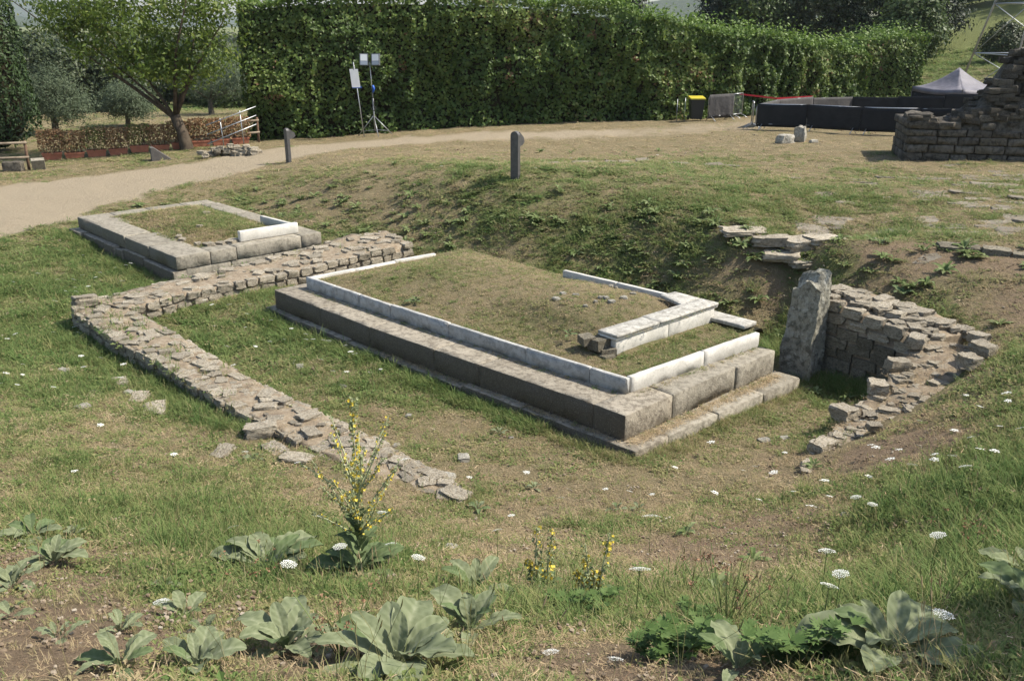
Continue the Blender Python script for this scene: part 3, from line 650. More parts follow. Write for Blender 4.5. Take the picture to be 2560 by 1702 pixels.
put(LIB, 'stone', (-.62, 8.72, .17), (.36, .22, .13), -.7, lwall)

pit = thing('rubble_wall', 'chest-high retaining wall of dark squared rubble behind the standing stone', 'wall', (5.2, 12.4, 0))
PW = [((4.42, 13.25), (5.12, 13.75), 1.12), ((4.86, 12.68), (5.62, 13.2), 1.08), ((5.26, 12.16), (6.2, 12.75), .98), ((5.62, 11.75), (6.6, 12.3), .86)]
core(PW, pit, .015, .015, n=30, zb=-.4)
for k in range(7):
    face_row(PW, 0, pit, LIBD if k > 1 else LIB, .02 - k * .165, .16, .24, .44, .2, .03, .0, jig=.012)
face_row(PW, 1, pit, LIB, .02, .14, .24, .42, .24, .02, .05)
top_fill(PW, pit, LIB, 46, .14, .28, .03)
ends = thing('rubble_wall', 'crumbling low rubble wall end littered with straw, sloping down from the retaining wall', 'wall', (4.9, 10.7, .2))
PE = [((5.62, 11.95), (6.55, 11.5), .84), ((5.12, 11.4), (5.95, 10.8), .62), ((4.8, 11.0), (5.4, 10.35), .50), ((4.15, 10.5), (4.55, 9.95), .28), ((3.75, 9.95), (4.0, 9.6), .17), ((3.52, 9.6), (3.68, 9.42), .12)]
core(PE, ends, .04, -.01, n=60, m=14, zb=-.4)
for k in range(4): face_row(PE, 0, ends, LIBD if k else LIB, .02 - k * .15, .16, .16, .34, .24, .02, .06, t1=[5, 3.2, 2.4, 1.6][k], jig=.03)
face_row(PE, 1, ends, LIB, .03, .14, .26, .46, .24, .0, .3)
top_fill(PE, ends, LIB, 95, .06, .22, .015)
for x, y, z, s_ in [(5.55, 11.75, .88, .34), (5.15, 11.35, .68, .34), (4.75, 10.95, .52, .36), (4.2, 10.55, .34, .36), (3.72, 9.85, .2, .36), (6.3, 11.6, .98, .3), (6.2, 11.25, .95, .34), (5.9, 10.95, .88, .34), (3.45, 9.35, .17, .3), (3.4, 9.15, .2, .34), (4.35, 9.95, .42, .2), (5.9, 10.3, .9, .26)]:
    put(LIB, 'stone', (x, y, z), (s_ * .95, s_ * .7, s_ * .5), random.uniform(0, 3), ends)

def standing_stone():
    # rough upright slab, pointed top
    V, Fc = cube_surf(10, 8, 30); s, t, w_ = V.T
    wx = .33 * (1 - .12 * w_); wy = .52 * (1 - .10 * w_)
    x = (s - .5) * wx + .06 * w_; y = (t - .5) * wy
    z = w_ * (1.84 - .20 * (1 - s) - .30 * np.abs(t - .38)**1.3 - .16 * (fbm(s * 3, t * 3, 0, 95, 3) - .3))
    P = np.c_[x, y, z]
    for i in range(3): P[:, i] += (fbm(x * 4 + i * 9, y * 4, z * 3, 91, 2) - .5) * .085 + (fbm(x * 17 + i * 9, y * 17, z * 17, 93, 2) - .5) * .045
    a = R(40); c, s_ = math.cos(a), math.sin(a); P = np.c_[P[:, 0] * c - P[:, 1] * s_, P[:, 0] * s_ + P[:, 1] * c, P[:, 2]]
    o = np_mesh('standing_stone', P, Fc, stone_mat('menhir', (.24, .225, .175), (.10, .095, .075), (.33, .31, .25), (.43, .42, .36), .8, .75, 1.0, 20, .0), smooth=True); o.data.set_sharp_from_angle(angle=R(32))
    o.location = (4.36, 12.86, -.22)
    tag(o, 'tall rough upright stone with a broken pointed top beside the altar corner', 'standing stone')
standing_stone()

# rock ledges at the bank edge
led = thing('rock_ledge', 'overhanging flat stone slabs jutting from the bank above the standing stone', 'rock', (4.95, 16.0, 1.2))
for x, y, z, d, r in [(4.35, 16.75, 1.30, (.9, .5, .1), .1), (4.75, 16.35, 1.22, (.75, .55, .2), -.2), (5.25, 16.15, 1.22, (.7, .5, .22), .2), (4.85, 16.0, 1.02, (.7, .5, .16), -.3), (5.3, 15.75, .95, (.75, .4, .13), .15), (5.65, 16.15, 1.28, (.8, .5, .12), .3)]:
    put(LIB, 'slab', (x, y, z), d, r, led)
led2 = thing('rock_ledge', 'low row of squared kerb stones at the grassy bank edge by the paving', 'rock', (8.4, 14.6, 1.3))
for x, y, z, d, r in [(7.55, 15.0, 1.36, (.7, .45, .18), -.3), (8.0, 14.65, 1.34, (.45, .4, .3), -.4), (8.45, 14.4, 1.32, (.6, .42, .28), -.5), (9.0, 14.1, 1.34, (.6, .42, .28), -.5)]:
    put(LIBD, 'stone', (x, y, z), d, r, led2)

# paving slabs on the terrace and flush stones in the turf (pieces of the ground)
def slope_rot(x, y, rz):
    a, b, c = height([x, x + .3, x], [y, y, y + .3]); return (math.atan((c - a) / .3) * .9, -math.atan((b - a) / .3) * .9, 0), rz
def put_flat(lib, name, x, y, dz, d, rz, parent):
    (ax, ay, _), r_ = slope_rot(x, y, rz); m_ = Euler((ax, ay, 0)).to_matrix() @ Matrix.Rotation(r_, 3, 'Z')
    return put(lib, name, (x, y, hz(x, y) + dz), d, m_.to_euler(), parent)
def paving():
    k = 0
    for cx, cy, n, rx, ry in [(10.2, 19.2, 54, 3.4, 2.3), (6.6, 17.9, 8, 2.2, .8), (9.6, 16.6, 22, 2.4, 1.2), (12.2, 21.8, 36, 2.0, 1.6), (8.2, 22.5, 8, 2.5, 1.0)]:
        for _ in range(n):
            x, y = random.gauss(cx, rx * .55), random.gauss(cy, ry * .6); s_ = random.uniform(.28, .75)
            put_flat(LIBS, 'paving_stone', x, y, -.027, (s_ * random.uniform(.9, 1.6), s_ * random.uniform(.6, .9), random.uniform(.06, .09)), random.uniform(-.3, .3) - .2, ground)
    for x0, x1, y in [(1.0, 3.6, 25.9), (4.4, 6.0, 25.1)]:
        x = x0
        while x < x1:
            L = random.uniform(.35, .8); put(LIBS, 'paving_stone', (x + L / 2, y + random.uniform(-.15, .15), hz(x + L / 2, y) + .005), (L, random.uniform(.3, .5), .09), random.uniform(-.15, .15), ground); x += L + random.choice([.02, .05, .3])
    for _ in range(30):
        x, y = random.uniform(-7, 6), random.uniform(6.5, 14)
        u_, v_ = AUV(x, y)
        if -.8 < u_ < 4.5 and -.5 < v_ < 8.4: continue
        s_ = random.uniform(.05, .16); put(LIBP, 'loose_stone', (x, y, hz(x, y)), (s_ * 1.4, s_, s_ * .6), random.uniform(0, 3), ground)
    for x, y, s_ in [(-5.3, 11.9, .35), (-4.9, 11.45, .4), (-2.9, 10.05, .32), (-2.55, 9.7, .34), (-3.5, 9.9, .3), (-5.85, 12.6, .3)]:
        put(LIB, 'sunken_stone', (x, y, hz(x, y) - .01), (s_ * 1.3, s_ * .8, s_ * .35), random.uniform(0, 3), ground)
paving()

# ------------------------------------------------------------------ foliage helpers
def quad_leaves(C, N, size, asp=.55, fold=True, seed=0, taper=True):
    """one pointed leaf (two quads folded on the midrib) per centre; N = facing normals"""
    r = np.random.default_rng(seed); n = len(C)
    N = N / (np.linalg.norm(N, axis=1)[:, None] + 1e-9)
    a = np.cross(N, r.normal(size=(n, 3))); a /= (np.linalg.norm(a, axis=1)[:, None] + 1e-9); b = np.cross(N, a)
    L = (size * r.uniform(.65, 1.35, n))[:, None] if not hasattr(size, '__len__') else size[:, None]
    W = L * asp; up = N * W * .25
    v0 = C - a * L * .5; v1 = C + b * W * .5 + up * .6 - a * L * .05; v2 = C + a * L * .5; v3 = C - b * W * .5 + up * .6 - a * L * .05
    V = np.stack([v0, v1, v2, v3], 1).reshape(-1, 3); I = np.arange(n * 4).reshape(n, 4)
    F = np.concatenate([I[:, [0, 1, 2]], I[:, [0, 2, 3]]]); return V, F
def ell_clumps(lobes, nclump, per, csize, seed, shell=.55, flat=.75):
    """leaf centres in clumps spread through ellipsoid lobes"""
    r = np.random.default_rng(seed); C = []; N = []; K = []
    vol = np.array([l[3] * l[4] * l[5] for l in lobes])**(2 / 3); pr = vol / vol.sum()
    for i in range(nclump):
        l = lobes[r.choice(len(lobes), p=pr)]; d = r.normal(size=3); d /= np.linalg.norm(d)
        rad = (shell + (1 - shell) * r.random())
        c = np.array(l[:3]) + d * np.array(l[3:6]) * rad; K.append(c)
        m = max(3, int(per * r.uniform(.5, 1.5))); o = r.normal(size=(m, 3)) * csize * r.uniform(.6, 1.3) * np.array([1, 1, flat])
        C.append(c + o); N.append(d * .8 + np.array([0, 0, .5]) + o / (csize * 2) + r.normal(size=(m, 3)) * .55)
    return np.concatenate(C), np.concatenate(N), np.array(K)
def bare_tree(root, base, fork_z, r0, targets, mat='bark', lean=(0, 0), n=8, seed=0):
    """tapered trunk and limbs that reach for the foliage clumps"""
    rd = random.Random(seed); b = Vector(base); f = Vector((b.x + lean[0], b.y + lean[1], fork_z)); m = MB()
    mid = b.lerp(f, .5) + Vector((rd.uniform(-.1, .1) * r0 * 3, 0, 0))
    m.tube([b - Vector((0, 0, .3)), b + Vector((0, 0, .08)), mid, f], [r0 * 1.5, r0 * 1.2, r0 * .95, r0 * .85], n)
    tr = m.build('trunk', mat, root, True); br = MB()
    for t in targets:
        t = Vector(t); k = f.lerp(t, .45) + Vector((rd.uniform(-.3, .3), rd.uniform(-.3, .3), rd.uniform(-.1, .3))) * (t - f).length * .2
        rr = r0 * rd.uniform(.28, .5); br.tube([f - Vector((0, 0, r0 * .5)), f.lerp(k, .5), k, t], [rr, rr * .85, rr * .6, rr * .15], 6)
    br.build('branches', mat, root, True)
def tree(name, label, cat, base, lobes, leaf, size, nclump, per, csize, r0, fork, mat='bark', group=None, seed=0, lean=(0, 0), shell=.5, asp=.55, nb=9):
    root = thing(name, label, cat, base, group)
    lobes = [(base[0] + l[0], base[1] + l[1], base[2] + l[2], *l[3:]) for l in lobes]
    C, N, K = ell_clumps(lobes, nclump, per, csize, seed, shell)
    V, F = quad_leaves(C, N, size, asp, seed=seed + 1); r = np.random.default_rng(seed + 2)
    np_mesh('crown', V, F, leaf, root, rnd=np.repeat(np.clip(r.normal(.5, .22, len(C)), 0, 1), 4))
    bare_tree(root, base, base[2] + fork, r0, [K[i] for i in r.choice(len(K), min(nb, len(K)), replace=False)], mat, lean, seed=seed)
    return root

# ------------------------------------------------------------------ hedges
def hedge(name, label, line, depth, leaf_front, leaf_top, per_m2, size, seed, group=None, bumps=.8):
    """line: (x, y, z_base, z_top) along its face; the body lies behind it (to the +y side)"""
    P = np.array(line, float); S = np.r_[0, np.cumsum(np.hypot(*np.diff(P[:, :2], axis=0).T))]; L = S[-1]
    root = thing(name, label, 'hedge', (P[len(P) // 2][0], P[len(P) // 2][1], P[len(P) // 2][2]), group); r = np.random.default_rng(seed)
    ip = lambda s, k: np.interp(s, S, P[:, k])
    tx = np.gradient(ip(np.linspace(0, L, 200), 0)); ty = np.gradient(ip(np.linspace(0, L, 200), 1)); tl = np.hypot(tx, ty)
    nxs, nys = ty / tl, -tx / tl                         # outwards (towards -y)
    nrm = lambda s: np.c_[np.interp(s, np.linspace(0, L, 200), nxs), np.interp(s, np.linspace(0, L, 200), nys)]
    bil = lambda a, b, k: 1 - np.abs(2 * noise3(a, b, 0, k) - 1)**.8
    bump = lambda s, z: (fbm(s * .5, z * .35, 0, seed, 2) - .5) * 1.6 * bumps + (bil(s * .95, z * .8, seed + 4) - .6) * .75 * bumps + (bil(s * 2.1, z * 2.0, seed + 5) - .6) * .5 * bumps + .28 * sstep(.5, 0, np.abs(z - .2)) 
    H = ip(np.linspace(0, L, 60), 3) - ip(np.linspace(0, L, 60), 2); area = L * H.mean()
    # front
    n = int(area * per_m2); s = r.random(n) * L; f = r.random(n)**.92; z0, z1 = ip(s, 2), ip(s, 3) + (fbm(s * .8, 0 * s, 0, seed + 9) - .5) * .5
    h_ = f * (z1 - z0); o = bump(s, h_) - .22 * sstep(.86, 1.0, f) * 1.5 - r.exponential(.10, n); nn = nrm(s)
    C = np.c_[ip(s, 0) + nn[:, 0] * o, ip(s, 1) + nn[:, 1] * o, z0 + h_]
    N = np.c_[nn * 1.0, .35 + 0 * s] + r.normal(size=(n, 3)) * .6
    V, F = quad_leaves(C, N, size, .72, seed=seed + 1)
    tone = np.clip(.42 + .95 * (fbm(s * .5, h_ * .5, 0, seed + 3) - .5) + r.normal(0, .15, n) + .1 * f, 0, 1); tone[(noise3(s * 1.1, h_ * 1.1, 0, seed + 33) > .94) & (r.random(n) < .35)] = 1
    np_mesh('leaves', V, F, leaf_front, root, rnd=np.repeat(tone, 4))
    # top and back
    n = int(L * depth * per_m2 * .75); s = r.random(n) * L; d = r.random(n); z1 = ip(s, 3) + (fbm(s * .8, 0 * s, 0, seed + 9) - .5) * .5; nn = nrm(s)
    zt = z1 + (fbm(s * 1.2, d * depth * 1.2, 0, seed + 11) - .5) * .8 - .2 * sstep(.85, 1, d) + r.exponential(.16, n)
    C = np.c_[ip(s, 0) - nn[:, 0] * d * depth, ip(s, 1) - nn[:, 1] * d * depth, zt]
    N = np.c_[nn * .25, .9 + 0 * s] + r.normal(size=(n, 3)) * .6
    V, F = quad_leaves(C, N, size * 1.05, .6, seed=seed + 6)
    np_mesh('top_shoots', V, F, leaf_top, root, rnd=np.repeat(np.clip(r.normal(.5, .22, n), 0, 1), 4))
    # two ends
    for e, sg in ((0, -1), (L, 1)):
        zb, zt = ip(e, 2), ip(e, 3); n = int(depth * (zt - zb) * per_m2); d = r.random(n); hh = r.random(n) * (zt - zb); nn = nrm(np.full(n, e)); tt = np.c_[-nn[:, 1], nn[:, 0]] * sg
        o = (fbm(d * depth * .8, hh * .8, 0, seed + 21) - .4) * .9 - r.exponential(.08, n)
        C = np.c_[ip(e, 0) - nn[:, 0] * d * depth + tt[:, 0] * o, ip(e, 1) - nn[:, 1] * d * depth + tt[:, 1] * o, zb + hh]
        V, F = quad_leaves(C, np.c_[tt, .4 + 0 * d] + r.normal(size=(n, 3)) * .6, size, .7, seed=seed + 8 + sg)
        np_mesh('end_leaves', V, F, leaf_front, root, rnd=np.repeat(np.clip(r.normal(.45, .2, n), 0, 1), 4))
    # dark twiggy body
    K = 60; ss = np.linspace(0, L, K); V = []
    for q in ss:
        nn = nrm(np.array([q]))[0]; x, y, zb, zt = (float(ip(q, k)) for k in range(4))
        for hh in np.linspace(0, 1, 8):
            h__ = hh * (zt - zb - .25); o = float(bump(np.array([q]), np.array([h__]))[0]) - .34 - .25 * hh**4
            V.append((x + nn[0] * o, y + nn[1] * o, zb - .1 + h__))
        V.append((x - nn[0] * depth, y - nn[1] * depth, zt - .3)); V.append((x - nn[0] * depth, y - nn[1] * depth, zb - .1))
    I = np.arange(K * 10).reshape(K, 10); F = np.stack([I[:-1, :-1], I[1:, :-1], I[1:, 1:], I[:-1, 1:]], -1).reshape(-1, 4)
    core_ = np_mesh('twigs', np.array(V), F, 'hedge_core', root)
    for q in (V[:10], V[-10:][::-1]): e = MB(); e.add(q, [tuple(range(10))]); e.build('twig_end', 'hedge_core', root)
    return root
def gline(l): return [(x, y, hz(x, y) - .05, zt) for x, y, zt in l]
hedge('ivy_hedge', 'long tall ivy-covered hedge curving behind the gravel path', gline([(-10.9, 38.9, 5.75), (-8.71, 39.2, 6.0), (-5.74, 40.0, 6.05), (-2.41, 40.4, 6.0), (1.33, 40.8, 5.85), (5.94, 40.4, 5.15), (8.77, 40.7, 4.65), (12.0, 42.0, 4.3), (17.3, 46, 3.55)]), 2.4, 'hedge_leaf', 'hedge_top', 300, .15, 100, 'tall hedges')
hedge('clipped_hedge', 'shorter clipped hedge block standing behind the black fabric fence beside the hillside', gline([(18.3, 49.0, 4.15), (21.5, 49.6, 4.45)]), 3.2, 'hedge_leaf', 'hedge_top', 300, .14, 140, 'tall hedges', bumps=.3)

# ------------------------------------------------------------------ trees
def gb(x, y): return (x, y, hz(x, y))
tree('walnut_tree', 'broad leafy tree with forked dark trunk between the path and the planter hedge', 'tree', gb(-12.96, 36.7),
     [(-2.1, 0, 4.3, 2.6, 2.6, 1.3), (-.6, 0, 3.3, 1.5, 1.8, 1.0), (-4.0, .3, 5.1, 1.8, 1.8, .8), (.6, .2, 3.6, 1.7, 1.6, 1.3), (-1.2, 0, 5.9, 3.6, 3.0, 1.7), (1.7, 0, 5.0, 1.5, 1.5, 1.1), (-6.2, 0, 6.1, 1.4, 1.2, .6)],
     'walnut_leaf', .19, 400, 40, .28, .23, 1.3, seed=217, lean=(-.32, 0), shell=.35, asp=.42, nb=8)
def cypress(name, label, base, h_, r_, n, seed, group=None):
    root = thing(name, label, 'tree', base, group); r = np.random.default_rng(seed)
    f = r.random(n)**.8; a = r.random(n) * 6.283; prof = np.clip(np.minimum(f * 9 + .45, 1), 0, 1) * (1 - f**2.2)**.8
    rr = r_ * prof * (.80 + .34 * fbm(np.cos(a) * 2 + 5, np.sin(a) * 2 + 5, f * h_ * 1.1, seed)) - r.exponential(.07, n)
    C = np.c_[base[0] + np.cos(a) * rr, base[1] + np.sin(a) * rr, base[2] + .2 + f * h_]
    V, F = quad_leaves(C, np.c_[np.cos(a), np.sin(a), .2 + 0 * a] + r.normal(size=(n, 3)) * .5, .2, .4, seed=seed)
    np_mesh('crown', V, F, 'cypress_leaf', root, rnd=np.repeat(np.clip(r.normal(.45, .2, n), 0, 1), 4))
    m = MB(); b = Vector(base); m.tube([b - Vector((0, 0, .3)), b + Vector((0, 0, h_ * .4)), b + Vector((0, 0, h_ * .92))], [.2, .13, .03], 8); m.build('trunk', 'bark', root, True)
    m = MB(); k = 20
    for i in range(k):
        f0 = i / (k - 1); pr = r_ * .68 * min(f0 * 9 + .45, 1) * (1 - f0**2.2)**.8 + .01; m.v += [(b.x + math.cos(q) * pr, b.y + math.sin(q) * pr, b.z + .2 + f0 * h_) for q in np.linspace(0, 6.283, 12, endpoint=False)]
    m.f += [(i * 12 + j, i * 12 + (j + 1) % 12, (i + 1) * 12 + (j + 1) % 12, (i + 1) * 12 + j) for i in range(k - 1) for j in range(12)]
    m.build('inner_twigs', 'hedge_core', root)
cypress('cypress_tree', 'tall dense cypress rising beside the wooden rail fence', gb(-21.9, 39.0), 11, 1.95, 18000, 220)
olab = 'olive trees in the field'
tree('olive_tree', 'large grey-green olive tree beside the cypress, wide drooping crown', 'tree', gb(-22.6, 45.9), [(-.2, 0, 1.75, 1.9, 1.8, 1.1), (1.0, 0, 1.35, 1.3, 1.3, .8), (-1.2, 0, 1.5, 1.0, 1.2, .9), (.2, 0, 2.7, 1.2, 1.2, .7)], 'olive_leaf', .13, 330, 52, .27, .16, .9, 'bark_pale', olab, 230, asp=.28)
tree('olive_tree', 'small grey-green olive tree with weeping skirts in the dry field', 'tree', gb(-20.5, 49.6), [(0, 0, 1.5, 1.35, 1.3, .9), (.6, 0, .95, .9, .9, .6), (-.6, 0, 1.1, .8, .8, .6)], 'olive_leaf', .13, 260, 50, .24, .12, .8, 'bark_pale', olab, 240, asp=.28)
tree('olive_tree', 'pale olive tree half hidden behind the walnut trunk', 'tree', gb(-18.2, 56.5), [(0, 0, 2.1, 2.3, 1.6, 1.3), (1.8, 0, 2.0, 1.4, 1.4, 1.1)], 'olive_leaf', .15, 200, 42, .30, .15, .9, 'bark_pale', olab, 250, asp=.28)
bt = 'dark trees beyond the field'
for i, (x, y, s_, h_, lf, lab) in enumerate([
    (-30.6, 61, 3.6, 5.2, 'oak_leaf', 'big dark evergreen oak looming behind the large olive tree'),
    (-26.8, 62, 2.6, 4.0, 'oak_leaf', 'rounded dark oak behind the small olive tree'),
    (-35.5, 64, 4.5, 4.7, 'oak_leaf', 'dark evergreen oak behind the cypress'),
    (-28.6, 73, 3.4, 4.3, 'oak_leaf', 'dark oak seen below the walnut crown'),
    (-25.4, 74, 2.8, 3.8, 'mixed_leaf', 'mid-green bushy tree seen behind the walnut trunk'),
    (-22.6, 72, 2.4, 3.4, 'mixed_leaf', 'leafy green tree over the dry field beside the metal railing'),
    (-20.2, 66, 2.2, 3.6, 'mixed_leaf', 'bushy green tree tucked behind the end of the ivy hedge'),
    (-37.0, 86, 5.0, 4.4, 'mixed_leaf', 'distant broad tree behind the evergreen oaks'),
    (-31.0, 88, 4.2, 4.4, 'oak_leaf', 'distant dark oak between the evergreen oaks and the walnut'),
    (-25.0, 90, 4.2, 4.2, 'oak_leaf', 'distant dark oak showing under the walnut branches'),
    (-45.0, 84, 5.0, 4.6, 'oak_leaf', 'distant dark oak beyond the cypress')]):
    k = h_ / 6
    tree('oak_tree', lab, 'tree', gb(x, y), [(0, 0, h_ * .58, s_, s_ * .8, h_ * .44), (s_ * .55, 0, h_ * .42, s_ * .6, s_ * .6, h_ * .36), (-s_ * .55, 0, h_ * .45, s_ * .62, s_ * .6, h_ * .36), (0, -.5, h_ * .28, s_ * .8, s_ * .6, h_ * .26)],
         lf, .27, 420, 30, .36, .3, 1.2, group=bt, seed=300 + i * 7, shell=.6)
bt = 'dark trees behind the hedge'
for i, (x, y, s_, h_, lf, lab, nm) in enumerate([
    (8.6, 72, 2.3, 10.5, 'pine_leaf', 'lone dark conifer poking above the middle of the hedge', 'conifer'),
    (16.2, 76, 2.6, 11, 'pine_leaf', 'dark conifer left of the pale poplar', 'conifer'),
    (18.6, 74, 2.4, 9.5, 'mixed_leaf', 'green tree squeezed between the conifer and the pale poplar', 'leafy_tree'),
    (22.0, 76, 2.6, 11, 'poplar_leaf', 'pale silvery poplar behind the hedge', 'poplar_tree'),
    (25.4, 74, 3.6, 11.5, 'oak_leaf', 'greyish evergreen oak right of the pale poplar', 'oak_tree'),
    (27.4, 66, 2.0, 5.2, 'mixed_leaf', 'small light-green tree in front of the dark oaks', 'leafy_tree'),
    (30.4, 73, 3.6, 12, 'pine_leaf', 'very dark tall conifer behind the clipped hedge', 'conifer'),
    (33.4, 78, 2.6, 12, 'pine_leaf', 'dark spreading conifer at the foot of the grass slope', 'conifer'),
    (41.0, 92, 5.0, 9, 'olive_leaf', 'grey-leaved tree at the top of the grass slope', 'olive_tree'),
    (47.0, 90, 5.0, 10, 'mixed_leaf', 'green tree on top of the slope behind the lattice mast', 'leafy_tree'),
    (37.5, 98, 6.0, 12, 'oak_leaf', 'distant dark oak above the slope path', 'oak_tree'),
    (53, 84, 5.0, 10, 'oak_leaf', 'dark oak on the slope beyond the mast', 'oak_tree')]):
    if nm == 'conifer':
        lob = [(0, 0, h_ * f, s_ * (1.15 - f) + .3, s_ * (1.15 - f) + .3, h_ * .12) for f in (.18, .32, .46, .6, .74, .88)]
    else:
        lob = [(0, 0, h_ * .6, s_, s_, h_ * .38), (s_ * .5, 0, h_ * .38, s_ * .65, s_ * .65, h_ * .3), (-s_ * .5, 0, h_ * .4, s_ * .65, s_ * .65, h_ * .3), (0, 0, h_ * .2, s_ * .7, s_ * .7, h_ * .18)]
    tree(nm, lab, 'tree', gb(x, y), lob, lf, .27, 400, 30, .36, .26, 1.0, group=bt, seed=500 + i * 7, shell=.55)
tree('round_shrub', 'clipped round dark shrub standing on the grass slope', 'shrub', gb(31.9, 62), [(0, 0, 1.25, 1.35, 1.3, 1.2)], 'oak_leaf', .17, 150, 40, .22, .1, .4, seed=700, shell=.75)
tree('leafy_shrub', 'bushy shrub at the edge of the foreground bank casting shade over the big mullein', 'shrub', gb(3.85, 2.7), [(0, 0, 1.2, .95, .95, .75), (.3, .3, 1.9, .7, .7, .6)], 'mixed_leaf', .07, 180, 50, .14, .04, .5, seed=710, shell=.4)

# ------------------------------------------------------------------ far hills
def hills():
    for nm, lab, y0, base, amp, sd, x0, x1 in [('hills', 'wooded hills on the horizon', 2300, 10, 75, 5, -2600, 2600), ('hills', 'farther blue hill ridge', 4200, 40, 130, 8, -4200, 4200)]:
        n = 240; m = 14; xs = np.linspace(x0, x1, n); V = []
        prof = base + amp * (fbm(xs / 700 + 3, 0 * xs, 0, sd, 4) * 1.3 - .35) + 55 * np.exp(-((xs / y0 - .24) / .10)**2) * (y0 < 3000)
        for j in range(m):
            f = j / (m - 1); yy = y0 - 900 * (1 - f) + 600 * max(0, f - .6); z = -40 + (prof + 40) * np.sin(min(f / .7, 1) * 1.57) * (1 if f < .7 else 1 - (f - .7) * .8) + (fbm(xs / 60, f * 20 + 0 * xs, 0, sd + 2, 3) - .5) * 14 * (f > .2)
            V.append(np.c_[xs, np.full(n, yy), z])
        V = np.concatenate(V); I = np.arange(n * m).reshape(m, n); F = np.stack([I[:-1, :-1], I[:-1, 1:], I[1:, 1:], I[1:, :-1]], -1).reshape(-1, 4)
        o = np_mesh(nm, V, F, M['hill'], smooth=False); tag(o, lab, 'hills', kind='structure')
def hill_mat():
    b = NB('wooded_hill'); v = worldvec(b)
    c = b.ramp(b.noise(.05, 6, .7, v), [(.35, (.025, .038, .018)), (.55, (.05, .07, .028)), (.7, (.12, .12, .06))])
    return b.done(b.bsdf(c, 1, b.bump(b.noise(.08, 5, .7, v), 1, 8), 0))
M['hill'] = hill_mat(); hills()

# ------------------------------------------------------------------ posts, signs, lamps
def bollard(label, x, y, rz, h_=1.12):
    root = thing('bollard_post', label, 'bollard', gb(x, y), 'dark steel posts'); z0 = hz(x, y); m3 = Matrix.Rotation(rz, 3, 'Z'); b = Vector((x, y, z0))
    m = MB(); wdt = .105; prof = [(-wdt, -.15), (wdt, -.15), (wdt, h_ - wdt)] + [(wdt * math.cos(a), h_ - wdt + wdt * math.sin(a)) for a in np.linspace(.2, math.pi - .2, 9)] + [(-wdt, h_ - wdt)]
    n = len(prof)
    fr = [b + m3 @ Vector((p, -.05, q)) for p, q in prof]; bk = [b + m3 @ Vector((p, .05, q)) for p, q in prof]
    m.add(fr + bk, [tuple(range(n)), tuple(range(2 * n - 1, n - 1, -1))] + [(i, n + i, n + (i + 1) % n, (i + 1) % n) for i in range(n)]); m.build('post', 'bollard', root)
    # tilted reading plate behind the head
    m = MB(); pr = [(.052, h_ - .02), (.24, h_ - .16), (.27, h_ - .26), (.20, h_ - .33), (.052, h_ - .36)]
    n = len(pr); a_ = [b + m3 @ Vector((-.09, p, q)) for p, q in pr]; c_ = [b + m3 @ Vector((.09, p, q)) for p, q in pr]
    m.add(a_ + c_, [tuple(range(n)), tuple(range(2 * n - 1, n - 1, -1))] + [(i, (i + 1) % n, n + (i + 1) % n, n + i) for i in range(n)]); m.build('reading_plate', 'bollard', root)
bollard('dark steel post with a tilted plate, on the turf crest above the long altar', .08, 21.8, R(-32))
bollard('dark steel post with a tilted plate, beside the bend of the gravel path', -7.45, 30.6, R(-50))

def signpost():
    x, y = -6.1, 38.2; root = thing('sign_pole', 'leaning thin pole carrying a blank white board in front of the ivy hedge', 'sign', gb(x, y)); b = Vector(gb(x, y))
    top = b + Vector((-.33, .25, 2.95)); d = (top - b).normalized()
    m = MB(); m.tube([b - d * .2, top], .022, 8); m.build('pole', 'galv', root, True)
    c = b + d * 2.35 + Vector((-.02, -.045, 0)); X_ = Vector((1, 0, .0)).normalized(); Y_ = d; N_ = X_.cross(Y_); M_ = Matrix((X_, N_, Y_)).transposed()
    m = MB(); m.box(c, (.34, .015, .72), M_=M_); bd = m.build('board', 'white_board', root)
    m = MB(); m.box(c + N_ * 0 + Y_ * .33 + Vector((0, -.012, 0)), (.03, .012, .03), M_=M_); m.build('screw', 'steel_dark', bd, origin=b)
    m = MB(); m.box(c - Y_ * .375 + Vector((.02, 0, 0)), (.36, .012, .035), M_=M_); m.build('tape_strip', 'blue_tape', root)
    m = MB(); m.box(c - Y_ * .35 + Vector((.195, 0, 0)), (.05, .012, .08), M_=M_); m.build('tape_strip', 'blue_tape', root)
signpost()
